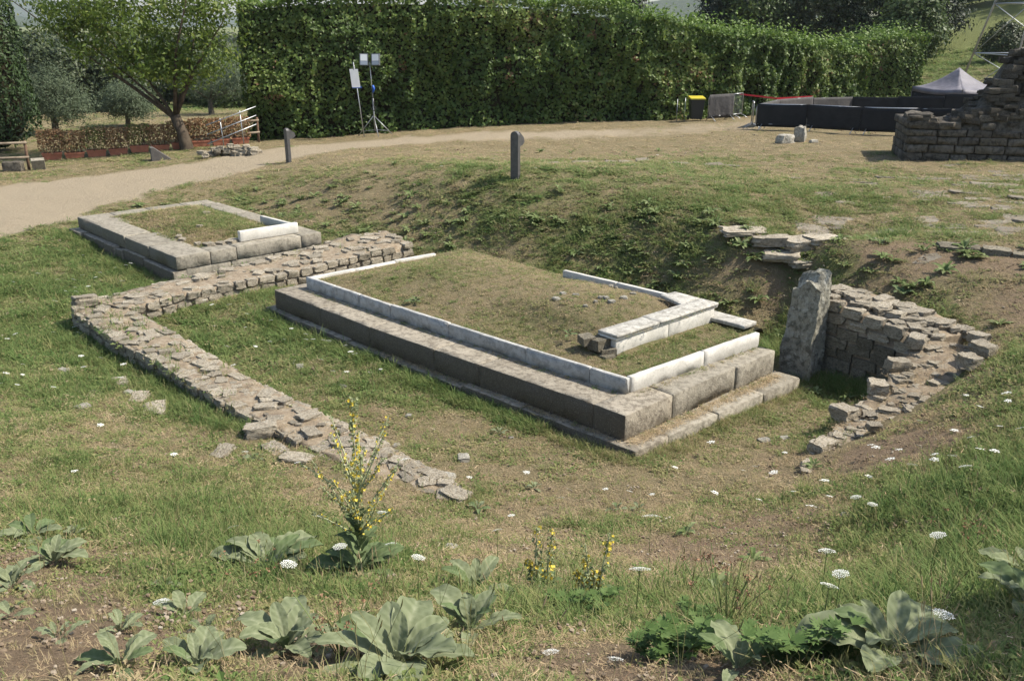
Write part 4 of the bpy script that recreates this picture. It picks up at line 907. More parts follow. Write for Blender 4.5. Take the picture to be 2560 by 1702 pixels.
def floodlight():
    x, y = -5.75, 38.75; root = thing('floodlight_stand', 'tripod stand with twin grey floodlights in front of the ivy hedge', 'floodlight', gb(x, y)); b = Vector(gb(x, y)); A = b + Vector((0, 0, .82))
    m = MB(); m.tube([b + Vector((.03, 0, .2)), b + Vector((0, 0, 1.5))], .03, 8); m.tube([b + Vector((0, 0, 1.45)), b + Vector((-.06, 0, 2.95))], .019, 8); m.build('mast', 'galv', root, True)
    for dx, dy in [(-.72, .15), (.75, .1), (.25, -.62)]:
        m = MB(); f = Vector((b.x + dx, b.y + dy, hz(b.x + dx, b.y + dy))); m.tube([A, f], .018, 6); m.build('leg', 'galv', root, True)
        m = MB(); m.tube([b + Vector((.02, 0, .24)), A.lerp(f, .78)], .011, 6); m.build('brace', 'galv', root, True)
    m = MB(); m.tube([b + Vector((-.38, 0, 2.82)), b + Vector((.36, 0, 2.82))], .018, 6); m.build('crossbar', 'steel_dark', root, True)
    for dx in (-.24, .24):
        c = b + Vector((dx - .04, -.06, 3.04)); M_ = Matrix.Rotation(R(-12), 3, 'X') @ Matrix.Rotation(R(-8 if dx > 0 else 5), 3, 'Z')
        m = MB(); m.box(c, (.34, .12, .46), M_=M_); hd = m.build('lamp_head', 'lamp_housing', root)
        m = MB(); m.box(c + M_ @ Vector((0, -.064, .07)), (.27, .01, .25), M_=M_); m.build('glass', 'lamp_glass', hd, origin=b)
        m = MB(); m.box(c + M_ @ Vector((0, -.064, -.14)), (.28, .01, .15), M_=M_); m.build('reflector', 'lamp_lower', hd, origin=b)
    m = MB(); m.tube([b + Vector((0, -.03, 1.0)), b + Vector((.13, -.06, 1.12)), b + Vector((.02, -.05, 1.25)), b + Vector((-.08, -.04, 1.08)), b + Vector((.05, -.06, 1.0)), b + Vector((-.02, -.04, 1.9))], .012, 6); m.build('cable', 'steel_dark', root, True)
    m = MB(); m.tube([b + Vector((.03, -.03, 2.03)), b + Vector((.06, -.05, 1.9)), b + Vector((.03, -.05, 1.74))], [.05, .06, .03], 7); m.build('tape_knot', 'blue_tape', root, True)
floodlight()

# ------------------------------------------------------------------ planters with dry hedge, rails
def planters():
    a = np.array([-17.9, 34.9]); d = np.array([-10.2, 38.5]) - a; L = np.linalg.norm(d); d /= L; nrm_ = np.array([-d[1], d[0]]); rz = math.atan2(d[1], d[0]); n = int(L / .78)
    proto = None
    for i in range(n):
        c = a + d * (.39 + i * .78); b = gb(*c); rd = np.random.default_rng(800 + i)
        root = thing('terracotta_planter', 'long terracotta trough in the row under the withered hedge', 'planter', b, 'planter troughs along the fence')
        if proto is None:
            m = MB(); w0, w1, h_, t = .30, .34, .26, .03
            def ring(wd, z, dd): return [(-wd, -dd, z), (wd, -dd, z), (wd, dd, z), (-wd, dd, z)]
            vs = ring(w0, 0, .15) + ring(w1, h_ - .05, .18) + ring(w1 + .015, h_ - .05, .195) + ring(w1 + .015, h_, .195) + ring(w1 - t, h_, .15) + ring(w1 - t, h_ - .05, .15)
            fs = [(3, 2, 1, 0)] + [(r_ * 4 + k, r_ * 4 + (k + 1) % 4, r_ * 4 + 4 + (k + 1) % 4, r_ * 4 + 4 + k) for r_ in range(5) for k in range(4)] + [(20, 21, 22, 23)]
            m.add(vs, fs); o = m.build('trough', 'terracotta', root, origin=(0, 0, 0)); proto = o
        else: o = proto.copy(); col.objects.link(o); o.parent = root
        o.rotation_euler = (0, 0, rz); o.location = (0, 0, 0)
        # the shrub growing in it
        dead = rd.random() < .75; sh = thing('withered_shrub', 'brown withered shrub in the trough row' if dead else 'shrub in the trough row still partly green', 'shrub', (b[0], b[1], b[2] + .24), 'dry hedge in the troughs' if dead else 'green shrubs in the troughs')
        k = 1000; s_ = rd.uniform(-.44, .44, k); w_ = rd.normal(0, .16, k); hh = rd.random(k)**.7 * (.78 + .12 * rd.random())
        C = np.c_[c[0] + d[0] * s_ + nrm_[0] * w_, c[1] + d[1] * s_ + nrm_[1] * w_, b[2] + .25 + hh]
        V, F = quad_leaves(C, rd.normal(size=(k, 3)) + np.array([0, -.6, .6]), .085, .6, seed=i)
        tn = np.clip(rd.normal(.42, .16, k) + (.0 if dead else .32), 0, 1); np_mesh('leaves', V, F, 'dry_leaf', sh, rnd=np.repeat(tn, 4))
        m = MB()
        for q in range(9): x0 = rd.uniform(-.3, .3); x1 = x0 + rd.uniform(-.15, .15); m.tube([(c[0] + d[0] * x0, c[1] + d[1] * x0, b[2] + .2), (c[0] + d[0] * x1, c[1] + d[1] * x1, b[2] + .25 + rd.uniform(.5, .85))], [.012, .006], 5)
        tag(m.build('twigs', 'wood_dark', sh), kind='stuff')
planters()
def rail_fence(label, pts, rails, rp=.05, h_=1.0, rail='wood'):
    root = thing('rail_fence', label, 'fence', gb(*pts[0]), 'wooden rail fences')
    for p in pts: b = Vector(gb(*p)); m = MB(); m.tube([b - Vector((0, 0, .2)), b + Vector((0, 0, h_))], rp, 8); m.build('post', 'wood_dark', root, True)
    for p, q in zip(pts[:-1], pts[1:]):
        for z in rails: m = MB(); m.tube([Vector(gb(*p)) + Vector((-.1, -.07, z)), Vector(gb(*q)) + Vector((.1, -.07, z + .03))], .042, 8); m.build('rail', rail, root, True)
rail_fence('two-rail wooden fence ending at the squared stones beside the cypress', [(-20.6, 31.6), (-18.8, 31.85), (-16.95, 32.1)], (.42, .92))
rail_fence('two-rail wooden fence behind the walnut trunk, running to the metal barrier', [(-13.5, 37.4), (-11.9, 37.9), (-10.5, 38.3)], (.38, .86))
def metal_gate():
    a = Vector((-11.95, 36.2, hz(-11.95, 36.2) + .22)); b = Vector((-10.15, 36.9, hz(-10.15, 36.9) + .85)); root = thing('metal_railing', 'slanting galvanised tube railing beside the end of the ivy hedge', 'railing', (a.x, a.y, hz(a.x, a.y)))
    for z in (0, .36, .72): m = MB(); m.tube([a + Vector((.05 * z, 0, z)), b + Vector((.05 * z, 0, z * .95))], .02, 8); m.build('rail', 'galv', root, True)
    for f in (.32, .72): m = MB(); p = a.lerp(b, f); m.tube([Vector((p.x, p.y, hz(p.x, p.y) - .05)), p + Vector((-.06, 0, .74))], .02, 8); m.build('upright', 'galv', root, True)
metal_gate()
def stone_things():
    def one(name, label, cat, x, y, d, rz, lib, dz=0, rx=0, grp=None):
        o = bpy.data.objects.new(name, random.choice(lib)); col.objects.link(o); o.location = (x, y, hz(x, y) + dz); o.scale = d; o.rotation_euler = (rx, 0, rz); tag(o, label, cat, grp)
    r = thing('squared_stone', 'dark squared stone block lying at the foot of the rail fence post', 'stone', gb(-17.3, 31.7)); b = r.location
    worn_block([(-17.6, 31.55), (-16.98, 31.65), (-17.02, 31.98), (-17.62, 31.9)], hz(-17.3, 31.7) - .05, hz(-17.3, 31.7) + .36, 'block', 'ruin', r, .02, .06, .03)
    r = thing('leaning_slab', 'pale squared slab leaning beside the dark block by the rail fence', 'stone', gb(-16.6, 32.1))
    m = MB(); m.box((-16.6, 32.1, hz(-16.6, 32.1) + .17), (.42, .16, .5), M_=Matrix.Rotation(R(25), 3, 'Z') @ Matrix.Rotation(R(28), 3, 'X')); m.build('slab', 'block_grey', r)
    # wedge-shaped plaque
    x, y = -13.0, 33.9; r = thing('wedge_plaque', 'dark wedge-shaped reading plaque standing on the dry turf by the walnut tree', 'plaque', gb(x, y)); b = Vector(gb(x, y)); m3 = Matrix.Rotation(R(25), 3, 'Z')
    m = MB(); m.add([b + m3 @ Vector(p) for p in [(-.3, -.28, -.05), (.38, -.28, -.05), (.38, .28, -.05), (-.3, .28, -.05), (-.3, -.28, .5), (-.3, .28, .5), (-.2, -.28, .5), (-.2, .28, .5), (.38, -.28, .05), (.38, .28, .05)]],
                    [(3, 2, 1, 0), (0, 4, 5, 3), (4, 6, 7, 5), (6, 8, 9, 7), (8, 1, 2, 9), (0, 1, 8, 6, 4), (3, 5, 7, 9, 2)]); m.build('body', 'wedge', r)
    # stone heap
    r = thing('stone_heap', 'low ring of heaped rough stones between the wedge plaque and the hedge', 'stones', gb(-10.4, 33.9))
    for k in range(46):
        f = random.random(); x, y = -11.4 + 2.0 * f, 33.75 + random.uniform(-.25, .35) + .5 * math.sin(f * 3.1); s_ = random.uniform(.16, .36)
        put(LIB, 'stone', (x, y, hz(x, y) + random.uniform(.02, .36) * (1 - abs(f - .5) * .6)), (s_ * 1.25, s_, s_ * .6), random.uniform(0, 3), r)
    one('boulder', 'grey boulder lying on dry turf in front of the black fence', 'rock', 9.05, 30.6, (.62, .5, .42), .4, LIBP, .1, grp=None)
    one('boulder', 'taller pale boulder beside the grey one in front of the black fence', 'rock', 9.62, 30.9, (.5, .42, .66), 1.1, LIBP, .2)
    one('boulder', 'fist-sized pale stone at the foot of the taller boulder', 'rock', 9.98, 30.55, (.3, .22, .18), .2, LIBP, .03)
stone_things()

# ------------------------------------------------------------------ bin, barriers, black fence, tent, mast
def wheel_bin():
    x, y = 7.75, 39.3; r = thing('wheeled_bin', 'black wheeled bin with a yellow lid against the hedge', 'bin', gb(x, y)); z = hz(x, y)
    m = MB(); lo = [(-.22, -.25, .08), (.22, -.25, .08), (.22, .25, .08), (-.22, .25, .08)]; hi = [(-.28, -.33, .88), (.28, -.33, .88), (.28, .33, .88), (-.28, .33, .88)]
    m.add([(x + p[0], y + p[1], z + p[2]) for p in lo + hi], [(3, 2, 1, 0), (4, 5, 6, 7)] + [(k, (k + 1) % 4, 4 + (k + 1) % 4, 4 + k) for k in range(4)]); m.build('body', 'bin', r)
    m = MB(); m.add([(x + p[0], y + p[1], z + p[2]) for p in [(-.31, -.37, .885), (.31, -.37, .885), (.31, .36, .885), (-.31, .36, .885), (-.31, -.37, .93), (.31, -.37, .93), (.31, .36, .99), (-.31, .36, .99)]], [(3, 2, 1, 0), (4, 5, 6, 7), (0, 1, 5, 4), (1, 2, 6, 5), (2, 3, 7, 6), (3, 0, 4, 7)]); m.build('lid', 'yellow', r)
    for sx in (-1, 1): m = MB(); m.tube([(x + sx * .24, y + .27, z + .1), (x + sx * .3, y + .27, z + .1)], .1, 12); m.build('wheel', 'bin', r)
wheel_bin()
def barrier(label, p, q, h_=1.05, cloth_=None, group='crowd barriers', lean=0.0, sag=.0, feet=True, bars=True):
    a, b = Vector(gb(*p)), Vector(gb(*q)); root = thing('crowd_barrier', label, 'barrier', a, group); d = (b - a).normalized(); nn = Vector((d.y, -d.x, 0)); up = Vector((0, 0, 1))
    T = lambda f, z: a.lerp(b, f) + up * z + nn * lean * z
    m = MB(); m.tube([T(0, .12), T(0, h_ - .1), T(.04, h_), T(.96, h_), T(1, h_ - .1), T(1, .12)], .02, 6); m.tube([T(0, .2), T(1, .2)], .016, 6); m.build('frame', 'galv', root, True)
    if bars:
        L = (b - a).length; n = max(3, int(L / .14))
        for k in range(1, n): m = MB(); m.tube([T(k / n, .2), T(k / n, h_)], .008, 5); m.build('bar', 'galv', root)
    if feet:
        for f in (.12, .88): m = MB(); c = T(f, 0); m.tube([c + nn * .35, c + nn * .2 + up * .1, c + up * .2, c - nn * .2 + up * .1, c - nn * .35], .016, 6); m.build('foot', 'galv', root, True)
    if cloth_:
        K, J = 26, 8; V = []
        for i in range(K):
            for j in range(J):
                f, g = i / (K - 1), j / (J - 1); z = .1 + (h_ + .02 - .1) * g - sag * math.sin(f * math.pi) * g
                o = .03 + (float(fbm(f * 6 + a.x, g * 2, 0, 61)) - .5) * .10 * (1 - .6 * g)
                V.append(T(f, z) + nn * o)
        I = np.arange(K * J).reshape(K, J); F = np.stack([I[:-1, :-1], I[1:, :-1], I[1:, 1:], I[:-1, 1:]], -1).reshape(-1, 4)
        o = np_mesh('cloth', np.array([tuple(v) for v in V]), F, cloth_, root, smooth=True)
        sm = o.modifiers.new('thickness', 'SOLIDIFY'); sm.thickness = .006
    return root
barrier('crowd barrier covered in charcoal mesh cloth beside the yellow-lidded bin', (8.2, 39.0), (9.35, 39.5), 1.05, 'grey_cloth', bars=False)
barrier('bare galvanised crowd barrier at the end of the charcoal cloth panel', (9.4, 39.7), (10.0, 40.6), 1.05)
for k, (p, q) in enumerate([((6.95, 39.35), (7.3, 39.5)), ]):
    pass
for x in (6.95, 7.28):
    o = MB(); o.tube([(x, 39.3, hz(x, 39.3) - .1), (x, 39.32, hz(x, 39.3) + .95)], .012, 6); tag(o.build('metal_stake', 'galv', None, True, origin=gb(x, 39.3)), 'thin metal stake standing beside the yellow-lidded bin', 'stake', 'stakes by the bin')
fg = 'black cloth fence round the enclosure'
FP = [(9.25, 35.2), (10.8, 34.1), (12.35, 32.95), (13.9, 31.8), (15.4, 30.7)]
for i, (p, q) in enumerate(zip(FP[:-1], FP[1:])):
    barrier('crowd barrier draped in black cloth in the row facing the turf terrace', p, q, .92, 'black_cloth', fg, bars=False, sag=(.03, .02, .05, .0)[i])
BPs = [(9.35, 35.7), (11.0, 38.6), (12.9, 40.2), (14.9, 41.0), (16.6, 40.3), (18.0, 39.0), (19.6, 37.8)]
for i, (p, q) in enumerate(zip(BPs[:-1], BPs[1:])):
    barrier('crowd barrier draped in grey-black cloth in the far row of the enclosure', p, q, [.85, .85, .8, .8, .85, .95][i], 'grey_cloth' if i < 3 else 'black_cloth', 'grey-black cloth fence at the back of the enclosure', bars=False, feet=False)
barrier('bare galvanised barrier end standing at the corner of the black fence', (9.1, 35.15), (9.2, 35.75), 1.0, None, 'crowd barriers', bars=False)
def red_tape():
    m = MB(); pts = [(9.9, 40.9), (11.4, 40.3), (13.0, 40.6)]; P = [Vector((x, y, hz(x, y) + z)) for (x, y), z in zip(pts, (.95, .78, .8))]
    for a, b in zip(P[:-1], P[1:]): m.add([a, b, b + Vector((0, 0, .07)), a + Vector((0, 0, .07)), a + Vector((0, .01, 0)), b + Vector((0, .01, 0)), b + Vector((0, .01, .07)), a + Vector((0, .01, .07))], [(0, 1, 2, 3), (7, 6, 5, 4), (0, 4, 5, 1), (3, 2, 6, 7)])
    tag(m.build('barrier_tape', 'red_tape', None, origin=P[0]), 'red and white barrier tape strung above the black fence'.replace('red and white', 'red'), 'tape')
red_tape()
def tent():
    c = Vector((20.4, 43.2, 0)); z0 = hz(20.4, 43.2); root = thing('pop_up_tent', 'grey pop-up canopy tent with a pointed roof behind the black fence', 'tent', (20.4, 43.2, z0)); rz = R(28); m3 = Matrix.Rotation(rz, 3, 'Z'); W = 1.32; ze = 2.18; zp = 3.05
    cor = [Vector((-W, -W, 0)), Vector((W, -W, 0)), Vector((W, W, 0)), Vector((-W, W, 0))]
    w_ = lambda p, z: Vector((c.x, c.y, 0)) + m3 @ Vector((p.x, p.y, 0)) + Vector((0, 0, z))
    for k in range(4):                                           # four sagging roof panels
        a, b = cor[k], cor[(k + 1) % 4]; n = 9; V = []
        for i in range(n):
            f = i / (n - 1)
            for j in range(n):
                g = j / (n - 1); p = a.lerp(b, g) * (1 - f); z = ze + (zp - ze) * (f**1.75) - .10 * math.sin(g * math.pi) * (1 - f) ; V.append(tuple(w_(p, z)))
        I = np.arange(n * n).reshape(n, n); F = np.stack([I[:-1, :-1], I[:-1, 1:], I[1:, 1:], I[1:, :-1]], -1).reshape(-1, 4); o = np_mesh('roof_panel', np.array(V), F, 'tent', root, smooth=True); o.modifiers.new('thickness', 'SOLIDIFY').thickness = .006
        V = []; 
        for j in range(n): g = j / (n - 1); p = a.lerp(b, g); zz = ze - .10 * math.sin(g * math.pi); V += [tuple(w_(p * 1.004, zz + .01)), tuple(w_(p * 1.01, zz - .2))]
        F = np.array([(2 * j, 2 * j + 1, 2 * j + 3, 2 * j + 2) for j in range(n - 1)]); o = np_mesh('valance', np.array(V), F, 'tent', root); o.modifiers.new('thickness', 'SOLIDIFY').thickness = .006
        m = MB(); m.tube([w_(a, z0 - .1), w_(a, ze)], .025, 6); m.build('leg', 'steel_dark', root)
    for k in (0, 2, 3):
        a, b = cor[k] * .985, cor[(k + 1) % 4] * .985; n = 12; V = []
        for j in range(n): g = j / (n - 1); p = a.lerp(b, g) * (1 + .02 * math.sin(g * 19)); V += [tuple(w_(p, z0)), tuple(w_(p, ze - .14))]
        F = np.array([(2 * j, 2 * j + 2, 2 * j + 3, 2 * j + 1) for j in range(n - 1)]); o = np_mesh('side_wall', np.array(V), F, 'black_cloth', root, smooth=True); o.modifiers.new('thickness', 'SOLIDIFY').thickness = .006
tent()
def mast():
    cx, cy = 25.2, 45.5; z0 = hz(cx, cy); root = thing('lattice_mast', 'galvanised lattice lighting mast with raking legs behind the ruined wall', 'mast', (cx, cy, z0))
    lv = [0, 2.3, 4.6, 6.9, 9.2, 11.5]; hw = lambda z: 2.55 - .185 * z
    cs = [(-1, -1), (1, -1), (1, 1), (-1, 1)]; P = lambda k, z: Vector((cx + cs[k % 4][0] * hw(z), cy + cs[k % 4][1] * hw(z), z0 + z))
    for k in range(4): m = MB(); m.tube([P(k, 0), P(k, 11.5)], .05, 8); m.build('leg', 'galv', root, True)
    for i, z in enumerate(lv[1:], 1):
        for k in range(4):
            m = MB(); m.tube([P(k, z), P(k + 1, z)], .03, 6); m.build('crossbar', 'galv', root, True)
            m = MB(); m.tube([P(k, lv[i - 1]), P(k + 1, z)], .022, 6); m.build('brace', 'galv', root, True)
mast()

# ------------------------------------------------------------------ ruined wall
def ruin():
    root = thing('ruined_wall', 'dark ruined wall of squared blocks below, heaped rubble rising high above', 'wall', gb(12.4, 25.6)); 
    a = np.array([11.0, 25.75]); b = np.array([16.2, 24.55]); d = b - a; L = np.linalg.norm(d); d /= L; nn = np.array([-d[1], d[0]]); zb = hz(12.5, 25.4) - .1
    def W(s, t): p = a + d * s + nn * t; return p
    # inner mass
    def top(s): return 1.12 + .1 * math.sin(s * 5) + 1.75 * float(sstep(1.35, 2.9, s))
    K = 40; V = []
    for i in range(K):
        s = .08 + i / (K - 1) * (L + 2.5); h_ = top(s)
        for t, z in [(.1, 0), (.1, min(h_, 1.0) - .04), (.25 + .3 * max(0, h_ - 1), h_ - .05), (1.3, h_ + .1), (2.2, h_ * .6), (2.4, 0)]:
            p = W(s, t); V.append((p[0], p[1], zb + z))
    I = np.arange(K * 6).reshape(K, 6); F = np.stack([I[:-1, :-1], I[1:, :-1], I[1:, 1:], I[:-1, 1:]], -1).reshape(-1, 4); np_mesh('rubble_core', np.array(V), F[:, ::-1], 'ruin', root)
    for q in (V[:6], V[-6:][::-1]): e = MB(); e.add(q, [tuple(range(6))]); e.build('core_end', 'ruin', root)
    # ashlar face
    z = 0
    for c in range(5):
        h_ = [.27, .23, .22, .2, .2][c]; s = random.uniform(-.05, .0)
        while s < L:
            w_ = random.uniform(.38, .85); p0, p1 = W(s + .012, -.02 + random.uniform(-.02, .02)), W(s + w_ - .012, -.02 + random.uniform(-.02, .02)); q0, q1 = W(s + .012, .42), W(s + w_ - .012, .42)
            if not (c == 4 and random.random() < .35): worn_block([p0, p1, q1, q0], zb + z + .006, zb + z + h_ * random.choice([1, 1, 1, .93, .86]) - .006, 'ashlar_block', 'ruin', root, .02, .09, .02, .12, lift=(random.uniform(-.03, .03), 0))
            s += w_
        z += h_
    z = 0
    for c in range(5):                                            # sunlit-side end of the wall
        h_ = [.27, .23, .22, .2, .2][c]; t = .43
        while t < 1.9: w_ = random.uniform(.4, .7); worn_block([W(-.02, t), W(.4, t), W(.4, t + w_ - .02), W(-.02, t + w_ - .02)], zb + z + .008, zb + z + h_ - .008, 'ashlar_block', 'ruin', root, .014, .05, .02, .16); t += w_
        z += h_
    for k in range(290):
        s = random.uniform(.1, L); h_ = top(s); f = random.random(); t = .05 + 1.2 * f; z = lerp(1.05, h_ + .02, min(1, f * 1.5)) if h_ > 1.3 else h_ + random.uniform(-.08, .05)
        p = W(s, t if h_ <= 1.3 else .12 + .5 * (z - 1.0) / 1.75 + random.uniform(-.04, .06) + (f > .67) * (f - .67) * 3); s_ = random.uniform(.2, .42)
        put(LIBR, 'rubble_stone', (p[0], p[1], zb + z), (s_ * 1.35, s_ * .9, s_ * random.uniform(.3, .5)), math.atan2(d[1], d[0]) + random.uniform(-.5, .5), root)
ruin()

# ------------------------------------------------------------------ a far wood closing the view
def far_wood():
    r = np.random.default_rng(900); n = 620; C = []; N = []
    for k in range(n):
        y = r.uniform(105, 330); x = r.uniform(-.72, .72) * y; h_ = r.uniform(3.5, 6.0); z = hz(x, y); rad = r.uniform(2.5, 4.5); m = 34
        d = r.normal(size=(m, 3)); d /= np.linalg.norm(d, axis=1)[:, None]; d[:, 2] = np.abs(d[:, 2]) * 1.2 - .25
        C.append(np.array([x, y, z + h_ * .45]) + d * np.array([rad, rad, h_ * .5])); N.append(d + np.array([0, -.2, .3]) + r.normal(size=(m, 3)) * .4)
    C = np.concatenate(C); V, F = quad_leaves(C, np.concatenate(N), 1.9, .7, seed=901)
    tag(np_mesh('distant_wood', V, F, 'oak_leaf', rnd=np.repeat(np.clip(r.normal(.5, .25, len(C)), 0, 1), 4)), 'distant dark wood beyond the field and hedge', 'wood', kind='stuff')
far_wood()

# ------------------------------------------------------------------ broad-leaved plants
def leaf_mesh(name, mat, wid, arch, wave, seed, nl=22, nw=8, tip=1.0):
    """woolly leaf along +x, unit length, arched, wavy margins, raised midrib"""
    r = np.random.default_rng(seed); V = []; T = []
    ph = r.uniform(0, 6); ph2 = r.uniform(0, 6)
    for i in range(nl + 1):
        f = i / nl; hw = wid * (math.sqrt(max(.03, 1 - ((f - .6) / .4)**2)) if f > .6 else .22 + .78 * math.sin(f / .6 * 1.571)**1.3)
        for j in range(nw + 1):
            g = j / nw * 2 - 1
            z = arch * (.5 * math.sin(f * math.pi * .62) - .42 * f**2.6) + abs(g)**1.4 * hw * .22 + wave * abs(g)**2 * (math.sin(f * 24 + ph + (2.2 if g > 0 else 0)) * .6 + math.sin(f * 11 + ph2) * .4) - (.014 if abs(g) < .1 else 0) + .006 * math.cos(f * 40 + abs(g) * 9)
            V.append((f * (1 - .06 * arch), g * hw + wave * .25 * math.sin(f * 9 + ph2), z)); T.append(np.clip(.5 - .25 * f + .4 * (abs(g) < .1) + .16 * math.cos(f * 36 - abs(g) * 7) + .25 * (abs(g) > .95) + r.normal(0, .05), 0, 1))
    I = np.arange((nl + 1) * (nw + 1)).reshape(nl + 1, nw + 1); F = np.stack([I[:-1, :-1], I[1:, :-1], I[1:, 1:], I[:-1, 1:]], -1).reshape(-1, 4)
    o = np_mesh(name, np.array(V), F, mat, rnd=T, smooth=True); me = o.data; bpy.data.objects.remove(o); return me
ML = [leaf_mesh('mullein_leaf', 'mullein', .19 + .02 * (k % 3), .3 + .25 * (k % 2), .022 + .014 * (k % 3), 40 + k) for k in range(8)]
MG = [leaf_mesh('young_leaf', 'mullein_green', .17 + .02 * (k % 3), .4 + .15 * (k % 2), .03, 60 + k) for k in range(5)]
def mullein(label, x, y, L, n, seed, lib=ML, lift=0, group='mullein rosettes', name='mullein_plant', steep=(10, 78)):
    rd = random.Random(seed); z = hz(x, y); root = thing(name, label, 'plant', (x, y, z + .01), group); a0 = rd.uniform(0, 6)
    for k in range(n):
        f = k / max(1, n - 1); az = a0 + k * 2.399 + rd.uniform(-.25, .25); s_ = L * (1.0 - .5 * f) * rd.uniform(.82, 1.12); pitch = R(-6 + steep[0] + (steep[1] - steep[0] - 14) * f**1.6 + rd.uniform(-10, 10))
        o = bpy.data.objects.new('leaf', rd.choice(lib if rd.random() > .18 else MG)); col.objects.link(o); o.parent = root; o.scale = (s_, s_ * rd.uniform(.8, 1.2), s_)
        o.rotation_euler = Euler((rd.uniform(-.25, .25), -pitch, az), 'XYZ'); o.location = (math.cos(az) * .015, math.sin(az) * .015, .03 * f + lift)
    return root
mullein('large woolly grey mullein rosette beside the flowering stalk', -1.78, 5.72, .46, 17, 1, steep=(12, 56))
mullein('woolly mullein rosette with pale upright centre leaves near the bare patch', -1.0, 3.37, .29, 14, 2)
mullein('big wavy-leaved mullein rosette, its edges rolled and silvery', -.48, 3.14, .42, 14, 3)
mullein('mullein rosette half hidden behind the wavy-leaved one', -.2, 3.72, .34, 9, 4)
mullein('mullein leaves sunk in tall grass behind the big rosettes', -.24, 5.05, .36, 8, 5)
mullein('big smooth-leaved mullein in the shade of the bushy shrub', 1.50, 2.98, .43, 13, 6, steep=(8, 60))
mullein('small mullein with three upright leaves beside the cut-leaved weed', .88, 2.92, .24, 6, 7, steep=(25, 75))
mullein('mullein clump with bright green lower leaves on the left bank of bare earth'.replace('left ', ''), -3.1, 5.3, .27, 12, 8)
mullein('flat grey mullein at the top of the bare earth slope', -3.65, 6.05, .30, 8, 9, steep=(8, 40))
mullein('low mullein with crowded leaves on the bare earth', -3.05, 4.75, .24, 10, 10)
mullein('small two-tiered mullein in the bare earth near the white umbel', -1.80, 4.22, .21, 7, 11)
mullein('mullein with folded leaves at the foot of the bare slope', -1.52, 2.92, .19, 9, 12)
mullein('mullein rosette with broad flat leaves between the bare patch and big rosettes', -1.25, 2.98, .2, 10, 13)
mullein('tiny grey mullein seedling on dry earth', -2.06, 3.45, .13, 7, 14)
mullein('shaded mullein at the end of the foreground bank under the shrub', 2.4, 3.6, .34, 9, 15)
mullein('mullein with two drooping leaves in deep grass under the shrub', 2.85, 4.3, .30, 7, 16)
mullein('young mullein sprouting on the turf of the long altar by its marble kerb', *AW(.62, 5.0)[:2], .17, 7, 17, MG, lift=.63)
mullein('dark green rosette on top of the bank behind the retaining wall', 6.25, 13.95, .28, 9, 18, MG, steep=(15, 55))
mullein('young mullein on the turf of the long altar below the upper step', *AW(1.0, 1.9)[:2], .13, 7, 19, MG, lift=.8)
for k, (x, y) in enumerate([(1.31, 8.29), (-.36, 8.36), (-.16, 10.65), (1.09, 8.32), (-3.03, 9.69), (1.35, 5.11), (-3.39, 6.13), (-2.3, 3.1), (-2.55, 3.9), (-1.9, 3.7), (.25, 9.1), (-2.9, 4.2), (-1.5, 3.7), (-2.2, 4.9)]):
    mullein('small pale woolly rosette on the dry turf', x, y, random.uniform(.09, .16), 7, 30 + k, ML, group='small woolly rosettes')

def weed_lib(n):
    out = []
    for k in range(n):
        rd = random.Random(70 + k); m = MB()
        for q in range(rd.randint(9, 15)):
            az = q * 2.4 + rd.uniform(-.3, .3); L = rd.uniform(.5, 1); wd = rd.uniform(.09, .16); pt = rd.uniform(.25, 1.0); ca, sa = math.cos(az), math.sin(az); rn = rd.random()
            prof = [(0, .02, .01), (.35, wd, .42 * pt), (.7, wd * .85, .55 * pt), (1, .01, .42 * pt)]; vs = []
            for f, hw, z in prof: x0, y0 = ca * f * L, sa * f * L; vs += [(x0 - sa * hw, y0 + ca * hw, z * L + hw * .35), (x0, y0, z * L), (x0 + sa * hw, y0 - ca * hw, z * L + hw * .35)]
            m.add(vs, [(3 * i + j, 3 * i + 3 + j, 3 * i + 4 + j, 3 * i + 1 + j) for i in range(3) for j in range(2)], rn)
        o = m.build('weed', 'weed'); out.append(o.data); bpy.data.objects.remove(o)
    return out
WL = weed_lib(8)
def weed_label(x, y):
    u_, v_ = AUV(x, y)
    if y > 21.8 and x > -4.6 + .9 * (23 - y): return 'small leafy weed in the open turf of the terrace', 'terrace weeds'
    if x > 4 and y > 12.6: return 'small leafy weed on the bare earth bank above the retaining wall', 'weeds on the bare bank'
    if x > 4: return 'small leafy weed at the foot of the rubble retaining wall', 'weeds by the retaining wall'
    if y < 10: return 'small leafy weed in the foreground turf', 'foreground weeds'
    if x > -3: return 'small leafy weed on the grassy bank behind the long altar', 'weeds on the altar bank'
    return 'small leafy weed on the bank between the squarer altar and the path', 'weeds on the path bank'
def weed(x, y, s_, lift=0.0):
    label, group = weed_label(x, y); o = bpy.data.objects.new('leafy_weed', random.choice(WL)); col.objects.link(o); o.location = (x, y, hz(x, y) + lift); o.scale = (s_, s_, s_ * random.uniform(.7, 1.2)); o.rotation_euler = (random.uniform(-.15, .35), 0, random.uniform(0, 6.28))
    tag(o, label, 'weed', group)
for k in range(180):                                              # the bank behind the altars
    t = random.random()**.8; i = t * 6.999; j = int(i); B = [(8.6, 13.6), (6.4, 15.0), (4.9, 15.8), (3.2, 17.3), (1.6, 18.7), (-.8, 20.2), (-3.6, 22.2), (-7.2, 25.3)]
    a, b = B[j], B[j + 1]; f = i - j; x = lerp(a[0], b[0], f) + random.gauss(0, .35); y = lerp(a[1], b[1], f) + random.gauss(0, .75)
    weed(x, y, random.uniform(.13, .30))
for k in range(34):
    x, y = random.uniform(-8, 6), random.uniform(22, 30); weed(x, y, random.uniform(.1, .22))
